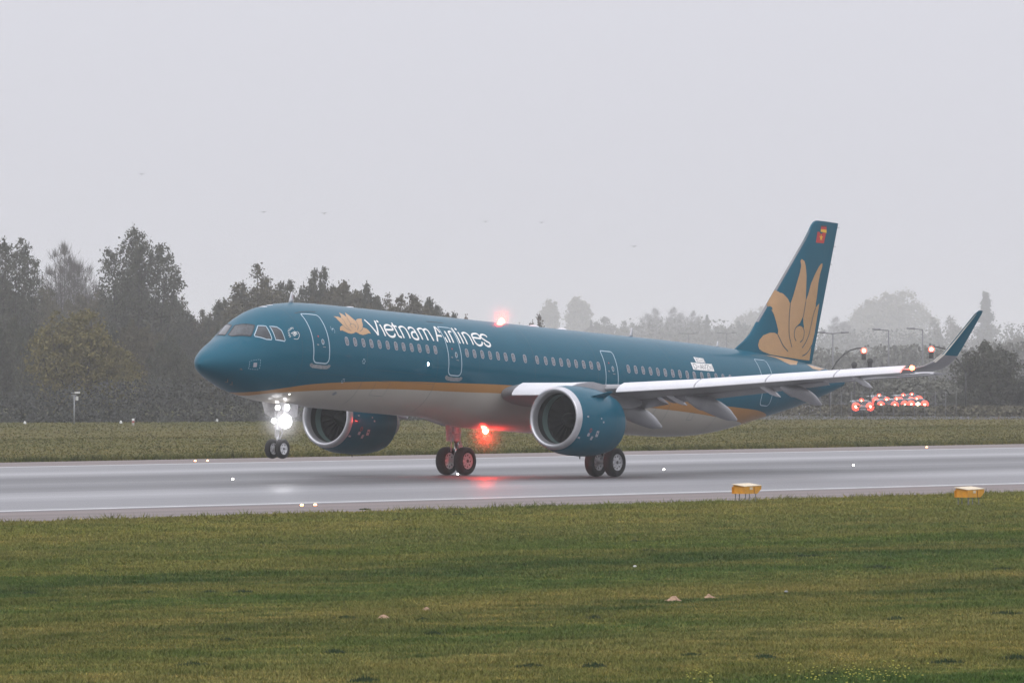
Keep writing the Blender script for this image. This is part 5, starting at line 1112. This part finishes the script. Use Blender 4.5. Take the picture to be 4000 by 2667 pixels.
# runway lights
M['amber'] = mat('amber_edge_light', (1, .6, .3), .3, emit=(1, .42, .16), es=9); M['clear'] = mat('clear_centre_light', (1, 1, 1), .3, emit=(1, .95, .86), es=14); M['cast'] = mat('cast_fitting', (.10, .10, .10), .6)
def rlight(x, y, m, r, name, label, group):
    mb = MB(); mb.lathe([(0, r*2.0), (.012, r*1.9), (.02, r*1.1)], (0, 0, .004), (0, 0, 1), 14); o = mb.build(name, M['cast'], None, True); o.location = (x, y, 0); setp(o, label, 'runway light', group)
    mb = MB(); mb.lathe([(.0, r*1.1), (.045, r), (.06, r*.5), (.062, .003)], (0, 0, .02), (0, 0, 1), 12); mb.build('lens', m, o, True)
XL = -15.08461
for k in range(-2, 6):
    pos_ = ['', '', 'leftmost lit light on the runway centreline', 'lit light on the centreline under the far main wheels', 'lit light on the centreline right of the near main wheels', 'lit light on the centreline below the rear fuselage', '', '']
    if 0 <= k <= 3: rlight(XL+15*k, 0, M['clear'], .042, 'centreline_light', pos_[k+2]+' of the wet runway', 'white runway centreline lights')
for x, y, lb in ((24.76, 33.9, 'left one of a pair of amber lights on the far runway edge'), (25.7, 33.9, 'right one of a pair of amber lights on the far runway edge'), (-53.6, -33.4, 'left one of a pair of amber lights on the near runway edge'), (-52.9, -33.4, 'right one of a pair of amber lights on the near runway edge'), (89.6, 34.1, 'lone amber light on the far runway edge below the wingtip')):
    rlight(x, y, M['amber'], .05, 'edge_light', lb, 'amber runway edge lights')
# approach slope indicator boxes beside the runway
M['papi'] = mat('yellow_sign_paint', (.62, .285, .012), .5, noise=(5, .12)); M['papitop'] = mat('pale_box_paint', (.62, .52, .36), .5, noise=(4, .15)); M['papidark'] = mat('dark_orange_paint', (.34, .15, .012), .7)
def papi(x, y, label):
    e = empty('slope_indicator', (x, y, 0), R(0), label=label, cat='slope indicator', group='yellow slope indicator boxes beside the runway')
    # long side across the view, open end facing left along the runway
    mb = MB(); L = .98; W_ = .50; z0 = .27; z1 = .50
    sec = lambda x_, a, b: [Vector((x_, -W_/2, a)), Vector((x_, W_/2, a)), Vector((x_, W_/2, b+.06)), Vector((x_, -W_/2, b))]
    mb.loft([sec(-L/2+.05, z0, z1), sec(L*.26, z0, z1+.015), sec(L/2, z0+.15, z1+.02)]); b = mb.build('housing', M['papi'], e)
    mb = MB(); mb.loft([[Vector((-L/2-.02, -W_/2-.01, z1+.006)), Vector((L/2+.01, -W_/2-.01, z1+.026)), Vector((L/2+.01, W_/2+.01, z1+.095)), Vector((-L/2-.02, W_/2+.01, z1+.075))], [Vector((-L/2-.02, -W_/2-.01, z1+.022)), Vector((L/2+.01, -W_/2-.01, z1+.042)), Vector((L/2+.01, W_/2+.01, z1+.115)), Vector((-L/2-.02, W_/2+.01, z1+.095))]]); mb.build('lid', M['papitop'], e)  # lid gets a paler colour than the housing
    mb = MB()
    for y_, hy in ((-W_/2, .02), (W_/2, .02)): mb.box((-L/2+.02, y_, (z0+z1)/2), (.08, hy, z1-z0))
    mb.box((-L/2+.02, 0, z0+.008), (.08, W_, .016)); fr = mb.build('front_frame', M['papi'], e)
    mb = MB(); mb.box((-L/2+.07, 0, (z0+z1)/2), (.02, W_-.04, z1-z0-.03)); mb.build('shaded_front_panel', M['papidark'], fr)  # darker orange paints in the shade inside the open end
    mb = MB(); mb.box((-.12, -W_/2-.006, .445), (.16, .01, .085)); mb.build('pale_label', M['papitop'], e)
    mb = MB(); mb.box((.06, -W_/2-.006, .38), (.035, .012, .22)); mb.build('hinge_strap', M['papidark'], e)
    for lx in (-.38, -.15, .22):
        for ly in (-.2, .2):
            mb = MB(); mb.tube((lx, ly, 0), (lx, ly, z0), .016, n=6); mb.box((lx, ly, .02), (.08, .08, .02)); mb.build('leg', M['pole'], e)
papi(-39.3, -40.95, 'yellow slope indicator box standing at the edge of the shoulder, left of the two'); papi(-40.5, -50.4, 'yellow slope indicator box standing in the grass at right')
# earth heaps, scrap, flowers
M['earth'] = mat('dry_sandy_earth', (.36, .23, .15), .9, noise=(20, .25)); 
def mound(u, v, rx, h, lb, seed):
    p = at_h(u, v, .02); g = random.Random(seed); N = 22; K = 9; V = []; F = []
    lumps = [(g.uniform(-.6, .6)*rx, g.uniform(-.5, .5)*rx, g.uniform(.25, .5)*rx, g.uniform(.35, 1)*h) for _ in range(6)]
    for k in range(K):
        for j in range(N):
            a = 2*math.pi*j/N; rr = rx*(k/(K-1))*(1+.18*math.sin(3*a+seed)+.1*math.sin(7*a)); x, y = rr*1.25*math.cos(a), rr*math.sin(a)
            z = h*.30*(1-(k/(K-1))**2)+sum(hh*math.exp(-((x-cx)**2+(y-cy)**2)/(r_*r_)) for cx, cy, r_, hh in lumps)*(1-(k/(K-1))**3)*.45+g.uniform(-.006, .006)*(k < K-1)
            V.append((x, y, z-.01*(k == K-1)))
    F = [(k*N+j, k*N+(j+1) % N, (k+1)*N+(j+1) % N, (k+1)*N+j) for k in range(K-1) for j in range(N)]
    o = mesh('earth_heap', V, F, M['earth'], None, False); o.location = (p.x, p.y, 0.01); setp(o, lb, 'earth heap', 'sandy mole heaps in the grass')
mound(1501, 2412, .12, .07, 'sandy earth heap furthest left in the grass', 1); mound(1665, 2378, .10, .05, 'flat sandy earth heap beside the leftmost one', 2); mound(2629, 2342, .14, .085, 'largest sandy earth heap in the middle of the grass', 3); mound(2770, 2330, .10, .06, 'sandy earth heap just right of the largest one', 4)
for u, v, lb in ((2480, 2212, 'white scrap lying in the grass above the largest earth heap'), (3071, 2311, 'pale grey stone in the grass right of the earth heaps')):
    p = at_h(u, v, .04); mb = MB(); mb.loft([[Vector((.06*math.cos(a)*s_, .03*math.sin(a)*s_, z*.45)) for a in [2*math.pi*j/7 for j in range(7)]] for s_, z in ((.7, 0), (1, .04), (.6, .09))]); o = mb.build('litter' if 'scrap' in lb else 'stone', M['white2'] if 'scrap' in lb else M['postgrey']); o.location = (p.x, p.y, .03); setp(o, lb, 'litter' if 'scrap' in lb else 'stone')
# dandelion heads low right
M['petal'] = mat('yellow_petals', (.42, .40, .06), .6); g = random.Random(9); mb = MB()
for (u0, v0, su, sv_, nn) in ((3380, 2635, 130, 24, 110), (3140, 2620, 60, 20, 16), (2740, 2640, 40, 18, 26), (3180, 2650, 20, 12, 8), (3490, 2610, 40, 14, 14)):
    for _ in range(nn):
        p = at_h(g.gauss(u0, su), g.gauss(v0, sv_), .07); r_0 = g.uniform(.005, .012); mb.box((p.x, p.y, g.uniform(.06, .13)), (r_0*2, r_0*2, r_0*1.2))
o = mb.build('wildflowers', M['petal']); setp(o, 'scattered small yellow flowers in the grass at bottom right', 'flowers', kind='stuff')
# dark weed tufts
M['weed'] = leafmat('dark_weed_leaves', (.030, .050, .022), (.055, .085, .036))
g = random.Random(12)
tuft_mesh = []
for s_ in range(3):
    mb = MB(); h_ = random.Random(s_); mb.V.append((0, 0, 0))
    for k in range(150):
        a = h_.random()*6.28; r_0 = math.sqrt(h_.random())*.24; L = h_.uniform(.05, .10)*(1.15-r_0*2.6); b_ = Vector((math.cos(a)*r_0*1.7, math.sin(a)*r_0, 0)); tpv = b_+Vector((h_.uniform(-.03, .03), h_.uniform(-.03, .03), L)); s__ = Vector((-math.sin(a), math.cos(a), 0))*.022
        mb.V.extend([tuple(b_-s__), tuple(b_+s__), tuple(tpv)]); q_ = len(mb.V); mb.F.append((q_-3, q_-2, q_-1)); mb.F.append((0, q_-3, q_-2))
    me = bpy.data.meshes.new('weed'); me.from_pydata(mb.V, [], mb.F); me.materials.append(M['weed']); tuft_mesh.append(me)
WD = [(1425, 1990, .9), (1590, 1990, .8), (1765, 1987, .7), (1805, 1990, .9), (1790, 2012, 1.2), (1547, 2032, 1.0), (1500, 2160, .7), (380*1.05, 2232, .9), (580, 2318, 1.1), (820, 2316, 1.2), (950, 2316, 1.3), (1310, 2550, 1.2), (890, 2502, 1.0), (750, 2600, 1.2), (1695, 2478, 1.1), (1350, 2415, 1.0), (1650, 2420, .8), (2530, 2155, 1.3), (2480, 2115, .9), (3130, 2175, 1.2), (3430, 2220, 1.5), (3180, 2172, 1.0), (3920, 2225, 1.2), (2320, 2415, 1.1), (3500, 2420, 1.2), (3930, 2400, 1.4), (3970, 2575, 1.4), (2320, 2605, 1.3), (2070, 2605, 1.1), (3700, 2590, 1.2), (3250, 2635, 1.0), (2700, 2560, .9), (2990, 2570, 1.2), (3760, 2060, .9), (2500, 2100, .8), (3400, 2053, .7), (120, 2320, 1.1), (1420, 2665, 1.5), (210, 2350, .9), (3340, 2003, .8), (2145, 1975, .9), (600, 2700, 1)]
for k, (u, v, s_) in enumerate(WD):
    p = at_h(u, v, .0); o = bpy.data.objects.new('weed_tuft', tuft_mesh[k % 3]); C.objects.link(o); o.location = (p.x, p.y, 0); o.scale = (s_*.62, s_*.62, s_*.85); o.rotation_euler = (0, 0, g.random()*6)
    bd = 0 if v < 2060 else 1 if v < 2260 else 2 if v < 2450 else 3; rk = sorted(q[0] for q in WD if (0 if q[1] < 2060 else 1 if q[1] < 2260 else 2 if q[1] < 2450 else 3) == bd).index(u)
    setp(o, 'dark weed tuft, '+ON[rk]+' from left of those '+('along the runway shoulder' if bd == 0 else 'in the upper field' if bd == 1 else 'in the middle field' if bd == 2 else 'near the bottom edge'), 'weed', 'dark weed tufts in the grass')
# distant birds
M['bird'] = mat('dark_bird', (.10, .10, .10), .8)
for k, (u, v, lb) in enumerate(((554, 681, 'leftmost bird, highest in the sky'), (1030, 829, 'bird left of the pair above the nose'), (1265, 834, 'bird in the sky above the forward fuselage'), (1897, 866, 'left one of two birds above the roof beacon'), (2115, 870, 'right one of two birds above the roof beacon'), (2476, 963, 'lowest bird, above the rear fuselage'))):
    D = 500; d = Fv+R2v*((u-2000)/FPX)-U2v*((v-1333.5)/FPX); p = Vector(CAM)+d*D; r_ = Vector((R2v.x, R2v.y, 0)).normalized()
    mb = MB(); mb.lathe([(-.10, .004), (-.05, .03), (.03, .035), (.08, .02), (.11, .003)], (0, 0, 0), (.8, .5, 0), 8); o = mb.build('bird', M['bird'], None, True)
    for s_ in (-1, 1):
        w_ = MB(); a = r_*s_; w_.loft([[a*.02+Vector((.05, 0, 0)), a*.02-Vector((.05, 0, 0)), a*.02+Vector((0, 0, .012))], [a*.15+Vector((.03, 0, .06)), a*.15+Vector((-.03, 0, .06)), a*.15+Vector((0, 0, .068))], [a*.27+Vector((.005, 0, .02)), a*.27+Vector((-.005, 0, .02)), a*.27+Vector((0, 0, .022))]]); w_.build('wing', M['bird'], o)
    o.location = p; o.rotation_euler = (R(0), R(8*(k % 3-1)), 0); setp(o, lb, 'bird', 'birds in the grey sky')
